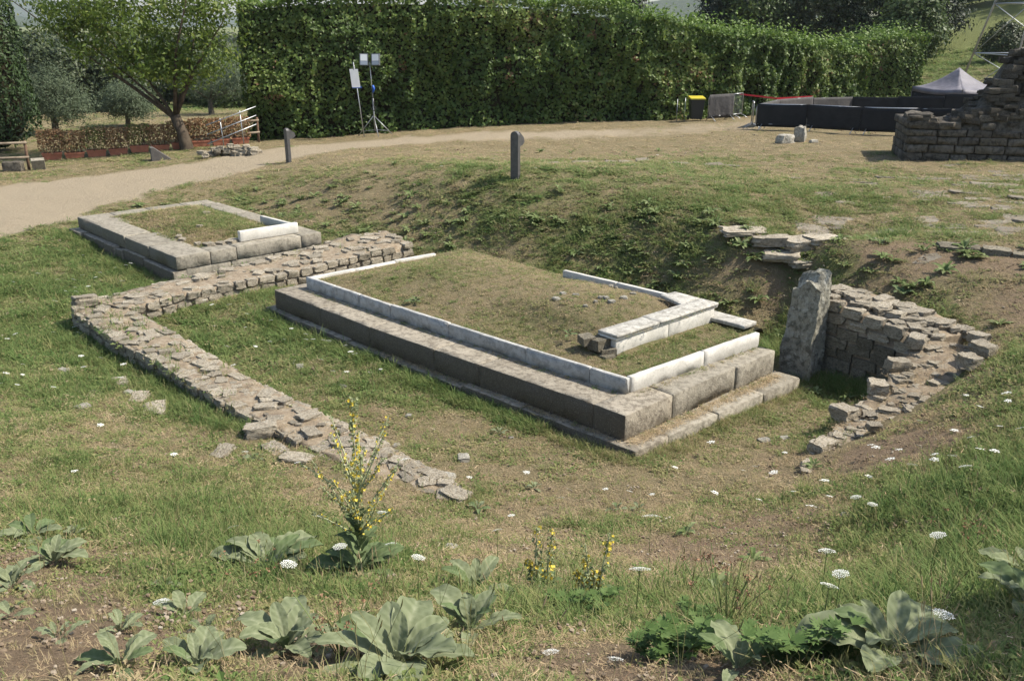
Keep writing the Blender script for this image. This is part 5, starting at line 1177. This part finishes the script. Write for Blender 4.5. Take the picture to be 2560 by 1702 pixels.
for x, y, s_ in [(5.0, 14.4, .3), (4.6, 14.6, .26), (4.2, 14.9, .24), (4.75, 11.9, .22), (4.95, 11.75, .26), (5.1, 11.6, .2), (4.4, 12.2, .16), (-8.7, 25.2, .3), (-10.2, 24.7, .34), (-9.6, 25.0, .26), (-7.8, 25.7, .3), (7.6, 14.9, .3), (1.35, 5.2, .2), (1.6, 7.3, .16), (1.9, 6.2, .18), (2.7, 5.4, .2), (7.0, 12.4, .26), (6.9, 11.0, .24), (3.4, 9.2, .16)]: weed(x, y, s_)
def cut_leaf_weed(label, x, y, s_, n, seed):
    """mugwort-like weed: stems with deeply cut leaves"""
    rd = random.Random(seed); z = hz(x, y); root = thing('cut_leaved_weed', label, 'weed', (x, y, z), 'cut-leaved weeds')
    st = MB(); lf = MB()
    for k in range(n):
        a = rd.uniform(0, 6.28); d = rd.uniform(.2, 1.1) * s_; top = Vector((x + math.cos(a) * d, y + math.sin(a) * d, hz(x + math.cos(a) * d, y + math.sin(a) * d) + s_ * rd.uniform(.35, .8))); b = Vector((x + rd.uniform(-.5, .5) * s_, y + rd.uniform(-.5, .5) * s_, z - .02)); st.tube([b, b.lerp(top, .5) + Vector((0, 0, .1 * s_)), top], [.005, .004, .002], 5)
        for q in range(9):
            f = .3 + .7 * q / 8; p = b.lerp(top, f) + Vector((0, 0, .1 * s_ * math.sin(f * 3.1))); az = q * 2.4 + rd.uniform(-.3, .3); L = .34 * s_ * (1.2 - .5 * f); rn = rd.random()
            for w_ in (-.75, -.38, 0, .38, .75):
                d2 = Vector((math.cos(az + w_), math.sin(az + w_), .25)); l2 = L * (1 - abs(w_) * .35); sd_ = Vector((-d2.y, d2.x, 0)) * L * .10
                lf.add([p, p + d2 * l2 * .6 + sd_, p + d2 * l2, p + d2 * l2 * .6 - sd_], [(0, 1, 2, 3)], rn)
    tag(st.build('stems', 'stem', root), kind='stuff'); tag(lf.build('leaves', 'cut_leaf', root), kind='stuff')
cut_leaf_weed('bright green cut-leaved weed beside the big smooth mullein', 1.12, 3.0, .26, 20, 5)
cut_leaf_weed('dark green cut-leaved weed clump in the grass before the small mullein', .74, 3.35, .24, 18, 6)
cut_leaf_weed('low cut-leaved weed below the yellow spikes', .42, 4.5, .22, 12, 7)
cut_leaf_weed('loose cut-leaved weed in grass by the brown seed heads', .98, 4.1, .2, 9, 8)

# ------------------------------------------------------------------ flowers
def umbel_lib(n, kf):
    out = []
    for k in range(n):
        rd = random.Random(90 + k); m = MB()
        for q in range(kf):
            r_ = math.sqrt((q + .5) / kf); a = q * 2.399; c = Vector((math.cos(a) * r_, math.sin(a) * r_, .28 * (1 - r_ * r_) + rd.uniform(-.05, .05))); s_ = (.95 if kf > 30 else 1.15) / math.sqrt(kf)
            for w_ in range(2):
                b0 = rd.uniform(0, 3); ax = Vector((math.cos(b0), math.sin(b0), rd.uniform(-.25, .25))) * s_; ay = Vector((-math.sin(b0), math.cos(b0), rd.uniform(-.25, .25))) * s_ * .62
                m.add([c - ax, c - ay, c + ax, c + ay], [(0, 1, 2, 3)], rd.random())
        o = m.build('umbel', 'petal_white'); out.append(o.data); bpy.data.objects.remove(o)
    return out
UL = umbel_lib(5, 64); US = umbel_lib(3, 12)
def stem_lib():
    out = []
    for k in range(3):
        m = MB(); b = random.uniform(-.06, .06); m.tube([(b, .03, 0), (b * .6, .01, .4), (0, 0, 1)], [.012, .010, .008], 5)
        for q in range(7): a = q * .9; m.tube([(0, 0, .93), (math.cos(a) * .1, math.sin(a) * .1, .995)], .004, 3, False)
        o = m.build('stem', 'stem'); out.append(o.data); bpy.data.objects.remove(o)
    return out
SL = stem_lib()
def umbel(x, y, h_, r_, near=True, label=None, lift=0.0, tilt=.3):
    z = hz(x, y) + lift
    if near:
        root = thing('white_umbel_flower', label, 'flower', (x, y, z), 'white umbel flowers'); s = bpy.data.objects.new('stem', random.choice(SL)); col.objects.link(s); s.parent = root; s.scale = (h_ * .8, h_ * .8, h_)
        o = bpy.data.objects.new('flower_head', random.choice(UL)); o.parent = root; o.location = (0, 0, h_)
    else:
        o = bpy.data.objects.new('white_umbel_flower', random.choice(US)); o.location = (x, y, z + h_); tag(o, label[0], 'flower', label[1])
    col.objects.link(o); o.scale = (r_, r_, r_ * random.uniform(.4, .9)); o.rotation_euler = (-.3 + random.uniform(-tilt, tilt), random.uniform(-tilt, tilt), 0)
for (x, y), h_, r_ in zip([(-1.98, 5.65), (-1.22, 4.28), (-1.07, 4.91), (-1.75, 3.85), (-.53, 4.45), (-1.16, 8.86), (-.11, 5.87), (1.15, 6.61), (.70, 4.28), (1.83, 4.58), (1.54, 3.66), (1.36, 3.33), (.16, 3.1), (.41, 3.0), (-1.54, 6.32), (-1.06, 6.51), (3.55, 6.39), (2.41, 4.49), (2.79, 6.54), (2.79, 6.22), (3.35, 6.84), (1.63, 2.9), (-.8, 5.2)],
                          [.35, .35, .35, .16, .35, .35, .35, .35, .35, .35, .3, .3, .1, .1, .35, .35, .35, .35, .35, .35, .35, .2, .3],
                          [.042, .045, .045, .04, .04, .055, .04, .085, .06, .05, .04, .04, .035, .035, .05, .04, .05, .045, .045, .04, .045, .04, .04]):
    umbel(x, y, h_, r_, True, 'flat white umbel flower on a thin stem above the foreground grass')
UML = [('small white umbel in the lush grass outside the L-shaped wall', 'umbels outside the wall'), ('small white umbel in the grass between the L-shaped wall and the long altar', 'umbels by the altar'), ('small white umbel on the turf slope in front of the retaining wall', 'umbels on the slope'), ('small white umbel on the dry turf before the altar corner', 'umbels on dry turf'), ('tiny white umbel on the turf terrace', 'terrace umbels')]
for cx, cy, sx, sy, n, li in [(-8.6, 16.4, 1.0, 2.4, 46, 0), (-3.3, 14.2, .7, .7, 26, 1), (-1.6, 12.7, .6, .5, 20, 1), (-7.2, 12.4, 1.2, .9, 22, 0), (3.6, 8.0, 1.0, .8, 20, 2), (5.2, 8.6, .7, .8, 8, 2), (.8, 8.4, 1.0, .6, 9, 3), (-5.0, 15.6, .5, .4, 10, 1), (2.0, 9.2, 1.0, .4, 6, 3), (1.0, 24.0, 2.6, 1.2, 10, 4), (-3.4, 8.9, .9, .6, 6, 0)]:
    for k in range(n):
        x, y = random.gauss(cx, sx), random.gauss(cy, sy); u_, v_ = AUV(x, y); p_, q_ = BUV(np.array(x), np.array(y))
        if (-.7 < u_ < 4.4 and -.5 < v_ < 8.3) or (-.3 < float(p_) < 3.6 and -.2 < float(q_) < 5.9): continue
        umbel(x, y, random.uniform(.12, .26), random.uniform(.03, .05), False, UML[li])
def spike(root, base, top, nb, seed, scale=1.0, name='flower_spike'):
    rd = random.Random(seed); m = MB(); b, t = Vector(base), Vector(top); mid = b.lerp(t, .5) + Vector((rd.uniform(-.02, .02), rd.uniform(-.02, .02), 0)); m.tube([b, mid, t], [.008 * scale, .006 * scale, .003 * scale], 5); sp = m.build(name, 'stem_woolly', root)
    fl = MB(); gr = MB()
    for k in range(nb):
        f = .22 + .78 * rd.random()**.9; p = b.lerp(t, f) + Vector((rd.gauss(0, 1), rd.gauss(0, 1), 0)).normalized() * rd.uniform(.008, .03) * scale; s_ = rd.uniform(.008, .015) * scale
        n_ = Vector((rd.gauss(0, 1), rd.gauss(0, 1) - .5, rd.gauss(.4, .7))).normalized(); a = n_.orthogonal().normalized(); c = n_.cross(a)
        tgt = fl if rd.random() < .36 else gr
        if tgt is gr: s_ *= .9
        for q in range(2): aa, cc = (a, c) if q == 0 else ((a + n_).normalized(), c); tgt.add([p - aa * s_, p - cc * s_, p + aa * s_, p + cc * s_], [(0, 1, 2, 3)], rd.random())
    org = Vector(root.location)
    if fl.v: tag(fl.build('blossoms', 'petal_yellow', sp, origin=org), kind='stuff')
    if gr.v: tag(gr.build('buds', 'bud_woolly', sp, origin=org), kind='stuff')
def flowering_mullein():
    x, y = -1.06, 5.5; z = hz(x, y); root = mullein('flowering mullein with a tall branched stalk of yellow blossoms', x, y, .40, 12, 77, MG + ML[:2], group='flowering mulleins', name='flowering_mullein', steep=(10, 55)); rd = random.Random(5); b = Vector((x, y, z))
    for k in range(16):
        f = k / 15; az = k * 2.4; s_ = .24 * (1.1 - .6 * f); o = bpy.data.objects.new('leaf', rd.choice(MG)); col.objects.link(o); o.parent = root; o.scale = (s_,) * 3; o.rotation_euler = (rd.uniform(-.2, .2), -R(35 + 20 * f), az); o.location = (0, 0, .08 + .38 * f)
    spike(root, b, b + Vector((.0, .05, 1.33)), 240, 1, 1.15)
    for k in range(20):
        az = k * 2.4; d = rd.uniform(.16, .42); z0 = rd.uniform(.30, .62); L = rd.uniform(.28, .52); spike(root, b + Vector((0, .02, z0)), b + Vector((math.cos(az) * d, math.sin(az) * d, z0 + L)), 46, 10 + k, .9)
flowering_mullein()
def yellow_pair(label, x, y, hs, seed):
    z = hz(x, y); root = thing('yellow_spike_plant', label, 'plant', (x, y, z), 'yellow flower spikes')
    for k, (dx, dy, h_) in enumerate(hs): spike(root, (x + dx * .4, y + dy, z - .02), (x + dx, y + dy, z + h_), 60, seed + k, 1.15)
    for k in range(8):
        o = bpy.data.objects.new('leaf', random.choice(MG)); col.objects.link(o); o.parent = root; s_ = random.uniform(.1, .17); o.scale = (s_,) * 3; o.rotation_euler = (0, -R(30), k * 2.4); o.location = (0, 0, .02)
yellow_pair('pair of slender yellow flower spikes with straight stems', .22, 5.2, [(-.06, 0, .48), (.05, .02, .44), (-.12, .02, .22)], 200)
yellow_pair('pair of yellow flower spikes leaning apart above bushy leaves', .50, 4.85, [(-.05, 0, .42), (.10, .02, .48), (-.1, 0, .22), (.02, .02, .2)], 220)
def seed_heads(label, x, y, n, h_, seed):
    rd = random.Random(seed); z = hz(x, y); root = thing('seed_head_plant', label, 'plant', (x, y, z), 'dry seed heads'); st = MB(); hd = MB()
    for k in range(n):
        a = rd.uniform(0, 6.28); d = rd.uniform(.02, .25); t = Vector((x + math.cos(a) * d, y + math.sin(a) * d, z + h_ * rd.uniform(.55, 1))); st.tube([(x, y, z - .02), ((x + t.x) / 2, (y + t.y) / 2, z + h_ * .4), t], .0025, 4)
        for q in range(7):
            p = t + Vector((rd.gauss(0, .012), rd.gauss(0, .012), rd.gauss(0, .008))); s_ = rd.uniform(.006, .012); v = [Vector((rd.gauss(0, 1), rd.gauss(0, 1), rd.gauss(0, 1))).normalized() * s_ for _ in range(4)]; hd.add([p + w_ for w_ in v], [(0, 1, 2), (0, 2, 3), (0, 3, 1)], rd.random())
    tag(st.build('stems', 'stem', root), kind='stuff'); tag(hd.build('seed_heads', 'seed_brown', root), kind='stuff')
seed_heads('spray of orange-brown seed heads in the grass near the cut-leaved weed', 1.12, 4.0, 22, .4, 3)
seed_heads('thin brown seed heads in front of the wavy mullein', -.75, 3.3, 14, .3, 4)
seed_heads('sparse brown seed heads beside the large woolly rosette', -1.6, 4.9, 12, .3, 5)
seed_heads('brown plantain heads in the lush grass of the foreground bank', 3.0, 5.2, 20, .3, 6)

# ------------------------------------------------------------------ grass: one tuft per point
def grass_protos():
    c = bpy.data.collections.new('grass_tufts'); names = []
    def mk(i, nb, hlo, hhi, spread, bend, wd, mat):
        rd = random.Random(400 + i); m = MB()
        for k in range(nb):
            a = rd.uniform(0, 6.283); x, y = rd.gauss(0, spread), rd.gauss(0, spread); h_ = rd.uniform(hlo, hhi); bd = rd.uniform(.2, 1) * bend * h_; ca, sa = math.cos(a), math.sin(a); w_ = wd * rd.uniform(.7, 1.3)
            m.add([(x - sa * w_, y + ca * w_, -.01), (x + sa * w_, y - ca * w_, -.01), (x + ca * bd * .35 + sa * w_ * .8, y + sa * bd * .35 - ca * w_ * .8, h_ * .6), (x + ca * bd * .35 - sa * w_ * .8, y + sa * bd * .35 + ca * w_ * .8, h_ * .6), (x + ca * bd, y + sa * bd, h_ * rd.uniform(.8, 1))], [(0, 1, 2, 3), (3, 2, 4)])
        o = m.build('tuft_%02d' % i, mat); col.objects.unlink(o); c.objects.link(o)
    for i in range(4): mk(i, 15, .03, .08, .032, 1.2, .0024, 'grass')          # 0-3 short turf
    for i in range(4, 7): mk(i, 15, .06, .18, .035, 1.15, .0025, 'grass')           # 4-6 long grass
    for i in range(7, 10): mk(i, 13, .015, .05, .045, 2.2, .0020, 'grass')        # 7-9 flattened straw
    for i in range(10, 13):                                                      # 10-12 small broad-leaved ground cover
        rd = random.Random(430 + i); m = MB()
        for k in range(15):
            a = rd.uniform(0, 6.283); x, y = rd.gauss(0, .035), rd.gauss(0, .035); L = rd.uniform(.018, .04); ca, sa = math.cos(a) * L, math.sin(a) * L; z = rd.uniform(.01, .045)
            m.add([(x, y, z * .5), (x + ca * .5 - sa * .35, y + sa * .5 + ca * .35, z), (x + ca, y + sa, z * .9), (x + ca * .5 + sa * .35, y + sa * .5 - ca * .35, z)], [(0, 1, 2, 3)])
        o = m.build('tuft_%02d' % i, 'grass'); col.objects.unlink(o); c.objects.link(o)
    for i in range(15, 17):                                                      # 15-16 tall dry stalks with seed heads
        rd = random.Random(470 + i); m = MB()
        for k in range(3):
            a = rd.uniform(0, 6.283); x, y = rd.gauss(0, .02), rd.gauss(0, .02); h_ = rd.uniform(.22, .42); bd = rd.uniform(.05, .16); tp = Vector((x + math.cos(a) * bd, y + math.sin(a) * bd, h_)); m.tube([(x, y, -.01), (x + math.cos(a) * bd * .3, y + math.sin(a) * bd * .3, h_ * .6), tp], [.0012, .001, .0008], 3, False); m.tube([tp, tp + Vector((math.cos(a) * .008, math.sin(a) * .008, .02)), tp + Vector((math.cos(a) * .014, math.sin(a) * .014, .045))], [.001, .0035, .001], 4, False)
        o = m.build('tuft_%02d' % i, 'grass'); col.objects.unlink(o); c.objects.link(o)
    for i in range(17, 20):                                                      # 17-19 clods and pebbles
        m = MB(); rd = random.Random(490 + i)
        for k in range(5):
            P_, F_ = rock_mesh(i * 9 + k, 2, .6, .25); q = rd.uniform(.006, .022); ox, oy = rd.gauss(0, .06), rd.gauss(0, .06); m.add([(ox + a * q * 1.4, oy + b * q, d * q * .8 + q * .2) for a, b, d in P_], [tuple(f_) for f_ in F_])
        o = m.build('tuft_%02d' % i, 'clod'); col.objects.unlink(o); c.objects.link(o)
    for i in range(13, 15):                                                      # 13-14 loose straws and chips lying flat
        rd = random.Random(450 + i); m = MB()
        for k in range(9):
            a = rd.uniform(0, 6.283); x, y = rd.gauss(0, .06), rd.gauss(0, .06); L = rd.uniform(.02, .085); w_ = rd.uniform(.0008, .0026); ca, sa = math.cos(a), math.sin(a); z = rd.uniform(.004, .02); z2 = rd.uniform(.004, .03)
            m.add([(x - sa * w_, y + ca * w_, z), (x + sa * w_, y - ca * w_, z), (x + ca * L + sa * w_, y + sa * L - ca * w_, z2), (x + ca * L - sa * w_, y + sa * L + ca * w_, z2)], [(0, 1, 2, 3)])
        o = m.build('tuft_%02d' % i, 'straw'); col.objects.unlink(o); c.objects.link(o)
    return c
M['grass'] = leafmat('grass_blade', [(0, G(.46, .36, .225)), (.25, G(.36, .295, .17)), (.42, G(.265, .255, .11)), (.6, G(.19, .23, .083)), (.8, G(.135, .195, .062)), (1, G(.095, .16, .048))], .4, .7, .1, 'tint', True)
M['straw'] = leafmat('straw', [(0, G(.20, .13, .08)), (.5, G(.40, .30, .18)), (1, G(.55, .45, .31))], .15, .85, .08, 'tint', True)
M['clod'] = leafmat('clod', [(0, G(.11, .08, .055)), (.5, G(.21, .16, .11)), (1, G(.36, .32, .26))], 0.0, .95, .05, 'tint', True)
TUFTS = grass_protos()
def scatter_group():
    g = bpy.data.node_groups.new('scatter_tufts', 'GeometryNodeTree'); g.interface.new_socket('Geometry', in_out='INPUT', socket_type='NodeSocketGeometry'); g.interface.new_socket('Geometry', in_out='OUTPUT', socket_type='NodeSocketGeometry')
    N = g.nodes; gi = N.new('NodeGroupInput'); go = N.new('NodeGroupOutput'); ip = N.new('GeometryNodeInstanceOnPoints'); ci = N.new('GeometryNodeCollectionInfo')
    ci.inputs['Collection'].default_value = TUFTS; ci.inputs['Separate Children'].default_value = True; ci.inputs['Reset Children'].default_value = True
    def na(n, t): x = N.new('GeometryNodeInputNamedAttribute'); x.data_type = t; x.inputs['Name'].default_value = n; return [o for o in x.outputs if o.enabled][0]
    L = g.links.new; L(gi.outputs[0], ip.inputs['Points']); L(ci.outputs[0], ip.inputs['Instance']); ip.inputs['Pick Instance'].default_value = True
    L(na('idx', 'INT'), ip.inputs['Instance Index']); L(na('rot', 'FLOAT_VECTOR'), ip.inputs['Rotation']); L(na('scl', 'FLOAT_VECTOR'), ip.inputs['Scale']); L(ip.outputs[0], go.inputs[0])
    return g
SG = scatter_group()
def scatter(name, label, P, idx, scl, tint, hf, tilt=.12):
    n = len(P); me = bpy.data.meshes.new(name); me.vertices.add(n); me.vertices.foreach_set('co', P.astype(np.float32).ravel())
    rot = np.c_[rng.normal(0, tilt, n), rng.normal(0, tilt, n), rng.random(n) * 6.283].astype(np.float32)
    a = me.attributes.new('idx', 'INT', 'POINT'); a.data.foreach_set('value', idx.astype(np.int32)); a = me.attributes.new('scl', 'FLOAT_VECTOR', 'POINT'); a.data.foreach_set('vector', np.c_[scl, scl, scl * hf].astype(np.float32).ravel())
    a = me.attributes.new('rot', 'FLOAT_VECTOR', 'POINT'); a.data.foreach_set('vector', rot.ravel()); a = me.attributes.new('tint', 'FLOAT', 'POINT'); a.data.foreach_set('value', tint.astype(np.float32))
    o = bpy.data.objects.new(name, me); col.objects.link(o); md = o.modifiers.new('tufts', 'NODES'); md.node_group = SG; tag(o, label, 'grass', kind='stuff'); return o
def in_strip(x, y, st, grow=0.0):
    """inside the polygon of a wall strip"""
    poly = [np.array(s[0]) for s in st] + [np.array(s[1]) for s in st[::-1]]; ins = np.zeros(len(x), bool); j = len(poly) - 1
    for i in range(len(poly)):
        xi, yi = poly[i]; xj, yj = poly[j]; c = ((yi > y) != (yj > y)) & (x < (xj - xi) * (y - yi) / (yj - yi + 1e-12) + xi); ins ^= c; j = i
    return ins
def choose(g, r, soil=None):
    """tuft kind and tint from lushness g"""
    n = len(g); k = r.random(n); idx = np.empty(n, int)
    grn = r.random(n) < np.clip(.10 + 1.15 * g, 0, .95); m = grn.sum(); gg = g[grn]; kk = k[grn]
    idx[grn] = np.where(kk < .48 - .1 * gg, r.integers(0, 4, m), np.where(kk < .48 + .16 * gg, r.integers(4, 7, m), r.integers(10, 13, m)))
    d = ~grn; m = d.sum(); idx[d] = np.where(k[d] < .38, r.integers(7, 10, m), np.where(k[d] < .62, r.integers(0, 4, m), r.integers(13, 15, m)))
    tint = np.where(grn, .43 + .34 * g + r.normal(0, .17, n), .14 + .2 * g + r.normal(0, .13, n))
    st = idx >= 13; tint[st] = r.normal(.45, .22, st.sum())
    if soil is not None: tint = np.where(st, tint - .3 * soil, tint)
    return idx, np.clip(tint, 0, 1)
def turf():
    r = np.random.default_rng(77); Ps = []; Is = []; Ss = []; Ts = []; Hs = []
    for y0, y1, dens, sc, hh in [(1.9, 5, 850, .9, .8), (5, 9, 620, 1.0, .74), (9, 13, 370, 1.2, .56), (13, 20, 215, 1.5, .44), (20, 28, 105, 1.95, .28), (28, 42, 50, 2.6, .20), (42, 70, 9, 4.4, .2)]:
        A_ = .62 * (y1 * y1 - y0 * y0) + 2.4 * (y1 - y0); n = int(A_ * dens); y = np.sqrt(r.random(n) * (y1 * y1 - y0 * y0) + y0 * y0); x = (r.random(n) * 2 - 1) * (.62 * y + 1.2)
        u_, v_ = AUV(x, y); p_, q_ = BUV(x, y); keep = ~((u_ > us_(v_) - .02) & (u_ < 4.2) & (v_ > -.27) & (v_ < 8.1)) & ~((p_ > -.12) & (p_ < 3.45) & (q_ > 0) & (q_ < 5.75))
        for st, pr in ((LW1, .07), (LW2, .26), (PW, .02), (PE, .24)): keep &= ~(in_strip(x, y, st) & (r.random(n) > pr))
        pm = path_mask(x, y); so_ = soil_amt(x, y); keep &= r.random(n) > pm * 1.05; patch = fbm(x * 1.4, y * 1.4, 0, 19); g = green_amt(x, y)
        keep &= r.random(n) < np.clip(1.15 - .9 * so_ - .7 * np.clip(.47 - patch, 0, 1) + .25 * g, .08, 1)
        if y0 > 40: keep &= (x < -9) | (x > 18)
        x, y, g, so_ = x[keep], y[keep], g[keep], so_[keep]; idx, tint = choose(g, r, so_); z = height(x, y)
        for st in (LW1, LW2, PE, PW):
            ins = in_strip(x, y, st)
            if ins.any():
                T = np.array([min(s[2] for s in st)]); d = np.array([[np.hypot(a - (s[0][0] + s[1][0]) / 2, b - (s[0][1] + s[1][1]) / 2) for s in st] for a, b in zip(x[ins], y[ins])]); w_ = 1 / (d**2 + .01); z[ins] = (w_ * np.array([s[2] for s in st])).sum(1) / w_.sum(1) - .02
        s_ = sc * r.uniform(.7, 1.3, len(x)) * (.72 + .55 * g) * np.where(so_ > .5, .85, 1)
        Ps.append(np.c_[x, y, z - .004]); Is.append(idx); Ss.append(s_); Ts.append(tint); Hs.append(hh * (.75 + .5 * g))
    # long grass hugging the altar step and wall feet
    def hug(a, b, n, w_, hs, t0=.72):
        f = r.random(n); x = lerp(a[0], b[0], f) + r.normal(0, w_, n); y = lerp(a[1], b[1], f) + r.normal(0, w_, n); Ps.append(np.c_[x, y, height(x, y)]); Is.append(r.integers(4, 7, n)); Ss.append(hs * r.uniform(.6, 1.3, n) * (.55 + .8 * fbm(x * 1.5, y * 1.5, 0, 23))); Ts.append(np.clip(r.normal(t0, .16, n), 0, 1)); Hs.append(np.full(n, .62))
    n = 420; yy = r.uniform(2.6, 9, n); xx = (r.random(n) * 2 - 1) * .6 * yy; gq = green_amt(xx, yy); k = r.random(n) < .25 + gq; xx, yy = xx[k], yy[k]; n = len(xx); Ps.append(np.c_[xx, yy, height(xx, yy)]); Is.append(r.integers(15, 17, n)); Ss.append(r.uniform(.6, 1.2, n)); Ts.append(r.uniform(.1, .55, n)); Hs.append(np.ones(n))
    for y0, y1, n, sc in [(2.3, 9, 5200, .9), (9, 20, 7000, 1.2), (20, 34, 2600, 1.8)]:
        yy = np.sqrt(r.random(n) * (y1 * y1 - y0 * y0) + y0 * y0); xx = (r.random(n) * 2 - 1) * (.62 * yy + .6); k = r.random(n) < np.maximum(.75 * soil_amt(xx, yy), .10 * (1 - path_mask(xx, yy))); u_, v_ = AUV(xx, yy); p_, q_ = BUV(xx, yy)
        k &= ~((u_ > -.6) & (u_ < 4.2) & (v_ > -.3) & (v_ < 8.2)) & ~((p_ > -.12) & (p_ < 3.45) & (q_ > 0) & (q_ < 5.75)); xx, yy = xx[k], yy[k]; n = len(xx)
        Ps.append(np.c_[xx, yy, height(xx, yy) - .003]); Is.append(r.integers(17, 20, n)); Ss.append(sc * r.uniform(.5, 1.5, n)); Ts.append(np.clip(r.normal(.45, .2, n), 0, 1)); Hs.append(np.ones(n))
    def straw(x, y, z):
        m = len(x); Ps.append(np.c_[x, y, z]); Is.append(np.where(r.random(m) < .6, r.integers(13, 15, m), r.integers(7, 10, m))); Ss.append(r.uniform(.6, 1.1, m)); Ts.append(np.where(Is[-1] >= 13, r.normal(.62, .18, m), r.normal(.08, .08, m)).clip(0, 1)); Hs.append(np.full(m, .6))
    f = r.random(520); q = r.uniform(-.17, -.02, 520); px = A0[0] + ua[0] * f * 3.35 + va[0] * q; py = A0[1] + ua[1] * f * 3.35 + va[1] * q; straw(px, py, np.full(520, .121))
    f = r.random(260); q = r.uniform(-.07, -.01, 260); vv_ = f * 5.0; px = A0[0] + ua[0] * (ul(vv_) + q) + va[0] * vv_; py = A0[1] + ua[1] * (ul(vv_) + q) + va[1] * vv_; straw(px, py, np.full(260, .121))
    T = r.random(900) * (len(PE) - 1.001); st_ = [strip_at(PE, t) for t in T]; f = r.random(900); pp = np.array([o_ * (1 - a) + i_ * a for (o_, i_, z), a in zip(st_, f)]); straw(pp[:, 0], pp[:, 1], np.array([z for _, _, z in st_]) + .012)
    T = r.random(420) * (len(LW2) - 1.001); st_ = [strip_at(LW2, t) for t in T]; f = r.random(420); pp = np.array([o_ * (1 - a) + i_ * a for (o_, i_, z), a in zip(st_, f)]); straw(pp[:, 0], pp[:, 1], np.array([z for _, _, z in st_]) + .012)
    hug(AW(-.62, 7.9), AW(-.58, 5.2), 700, .09, 1.0); hug(AW(-.56, 5.2), AW(-.33, 1.2), 1200, .09, .95); hug(AW(-.35, 1.2), AW(-.22, -.3), 250, .08, .8, .5); hug(AW(.0, -.38), AW(3.6, -.42), 420, .10, .8, .45)
    hug((-7.9, 15.2), (-3.5, 10.6), 1100, .16, 1.1); hug((-6.6, 15.1), (-2.6, 11.0), 700, .14, .95); hug((-6.7, 15.2), (-4.2, 17.1), 300, .12, .9); hug(BW(-.3, 5.6), BW(-.3, 0), 700, .16, 1.3); hug(BW(0, -.2), BW(1.6, -.25), 150, .1, 1.0)
    hug((4.5, 12.7), (5.3, 11.5), 420, .14, 1.25); hug((5.1, 15.0), (4.1, 13.8), 500, .25, 1.4); hug((4.6, 11.0), (3.6, 9.9), 240, .12, 1.0); hug((5.1, 16.7), (6.9, 16.5), 420, .18, 1.4, .68); hug((-.2, 4.6), (2.6, 4.9), 700, .4, 1.15, .66); hug((2.2, 3.4), (4.2, 7.2), 600, .6, 1.1, .62); hug((-2.6, 6.4), (-1.2, 6.9), 500, .3, 1.2, .68)
    scatter('turf_grass', 'patchy green and straw-dry grass over the hollow, banks and terrace', np.concatenate(Ps), np.concatenate(Is), np.concatenate(Ss), np.concatenate(Ts), np.concatenate(Hs))
turf()
def altar_grass():
    r = np.random.default_rng(78); n = 9500; v_ = r.uniform(.5, 7.42, n); u_ = um(v_) + .09 + r.random(n) * (3.68 - um(v_)); k = on_fill(u_, v_); u_, v_ = u_[k], v_[k]; g = fill_green(u_, v_) * .75; k = r.random(len(g)) < .62 + .5 * g; u_, v_, g = u_[k], v_[k], g[k]
    idx, tint = choose(g, r); z = fill_z(u_, v_); x = A0[0] + ua[0] * u_ + va[0] * v_; y = A0[1] + ua[1] * u_ + va[1] * v_
    P = [np.c_[x, y, z - .004]]; I_ = [idx]; S_ = [r.uniform(.7, 1.25, len(x)) * (.75 + .4 * g)]; T_ = [tint]
    for (ua_, va_), (ub_, vb_), zz, m, hs in [((1.2, 1.05), (3.3, 1.0), .625, 260, 1.1), ((.7, .6), (3.2, .5), .625, 300, .8), ((1.2, 1.12), (3.4, 1.08), .90, 60, .5), ((.6, .36), (3.3, .24), .462, 60, .8), ((.42, .5), (.0, 7.4), .462, 130, .7), ((.2, -.03), (3.3, -.05), .12, 90, .7), ((-.08, .3), (-.38, 7.6), .12, 120, .7)]:
        f = r.random(m); uu_ = lerp(ua_, ub_, f) + r.normal(0, .02, m); vv_ = lerp(va_, vb_, f) + r.normal(0, .03, m); P.append(np.c_[A0[0] + ua[0] * uu_ + va[0] * vv_, A0[1] + ua[1] * uu_ + va[1] * vv_, np.full(m, zz)]); I_.append(np.where(r.random(m) < .5, r.integers(0, 4, m), r.integers(10, 15, m))); S_.append(hs * r.uniform(.5, 1.2, m)); T_.append(np.clip(r.normal(.5, .25, m), 0, 1))
    n = 4200; p_ = r.uniform(.66, 2.92, n); q_ = r.uniform(.5, 5.04, n); g = np.clip(.3 + .8 * (fbm(p_ * .9, q_ * .9, 0, 36) - .5), 0, 1); idx, tint = choose(g, r); x = B0[0] + ub[0] * p_ + vb[0] * q_; y = B0[1] + ub[1] * p_ + vb[1] * q_
    P.append(np.c_[x, y, fill2_z(p_, q_) - .004]); I_.append(idx); S_.append(r.uniform(.9, 1.6, n)); T_.append(tint)
    scatter('altar_turf_grass', 'short dry grass covering the turf tops of both altar bases', np.concatenate(P), np.concatenate(I_), np.concatenate(S_), np.concatenate(T_), np.full(sum(len(q) for q in P), .6))
altar_grass()

# ------------------------------------------------------------------ haze in the air
def haze():
    m = MB(); m.box((0, 2600, 165), (10400, 5400, 470)); o = m.build('haze', 'ground'); o.data.materials.clear()
    mt, n = newmat('haze_air'); out = n.nodes.new('ShaderNodeOutputMaterial'); v = n.nodes.new('ShaderNodeVolumePrincipled'); v.inputs['Color'].default_value = (.86, .92, 1, 1); v.inputs['Density'].default_value = .00013; v.inputs['Anisotropy'].default_value = .2
    n.links.new(v.outputs[0], out.inputs['Volume']); o.data.materials.append(mt); tag(o, 'thin summer haze in the air', 'haze', kind='stuff')
haze()
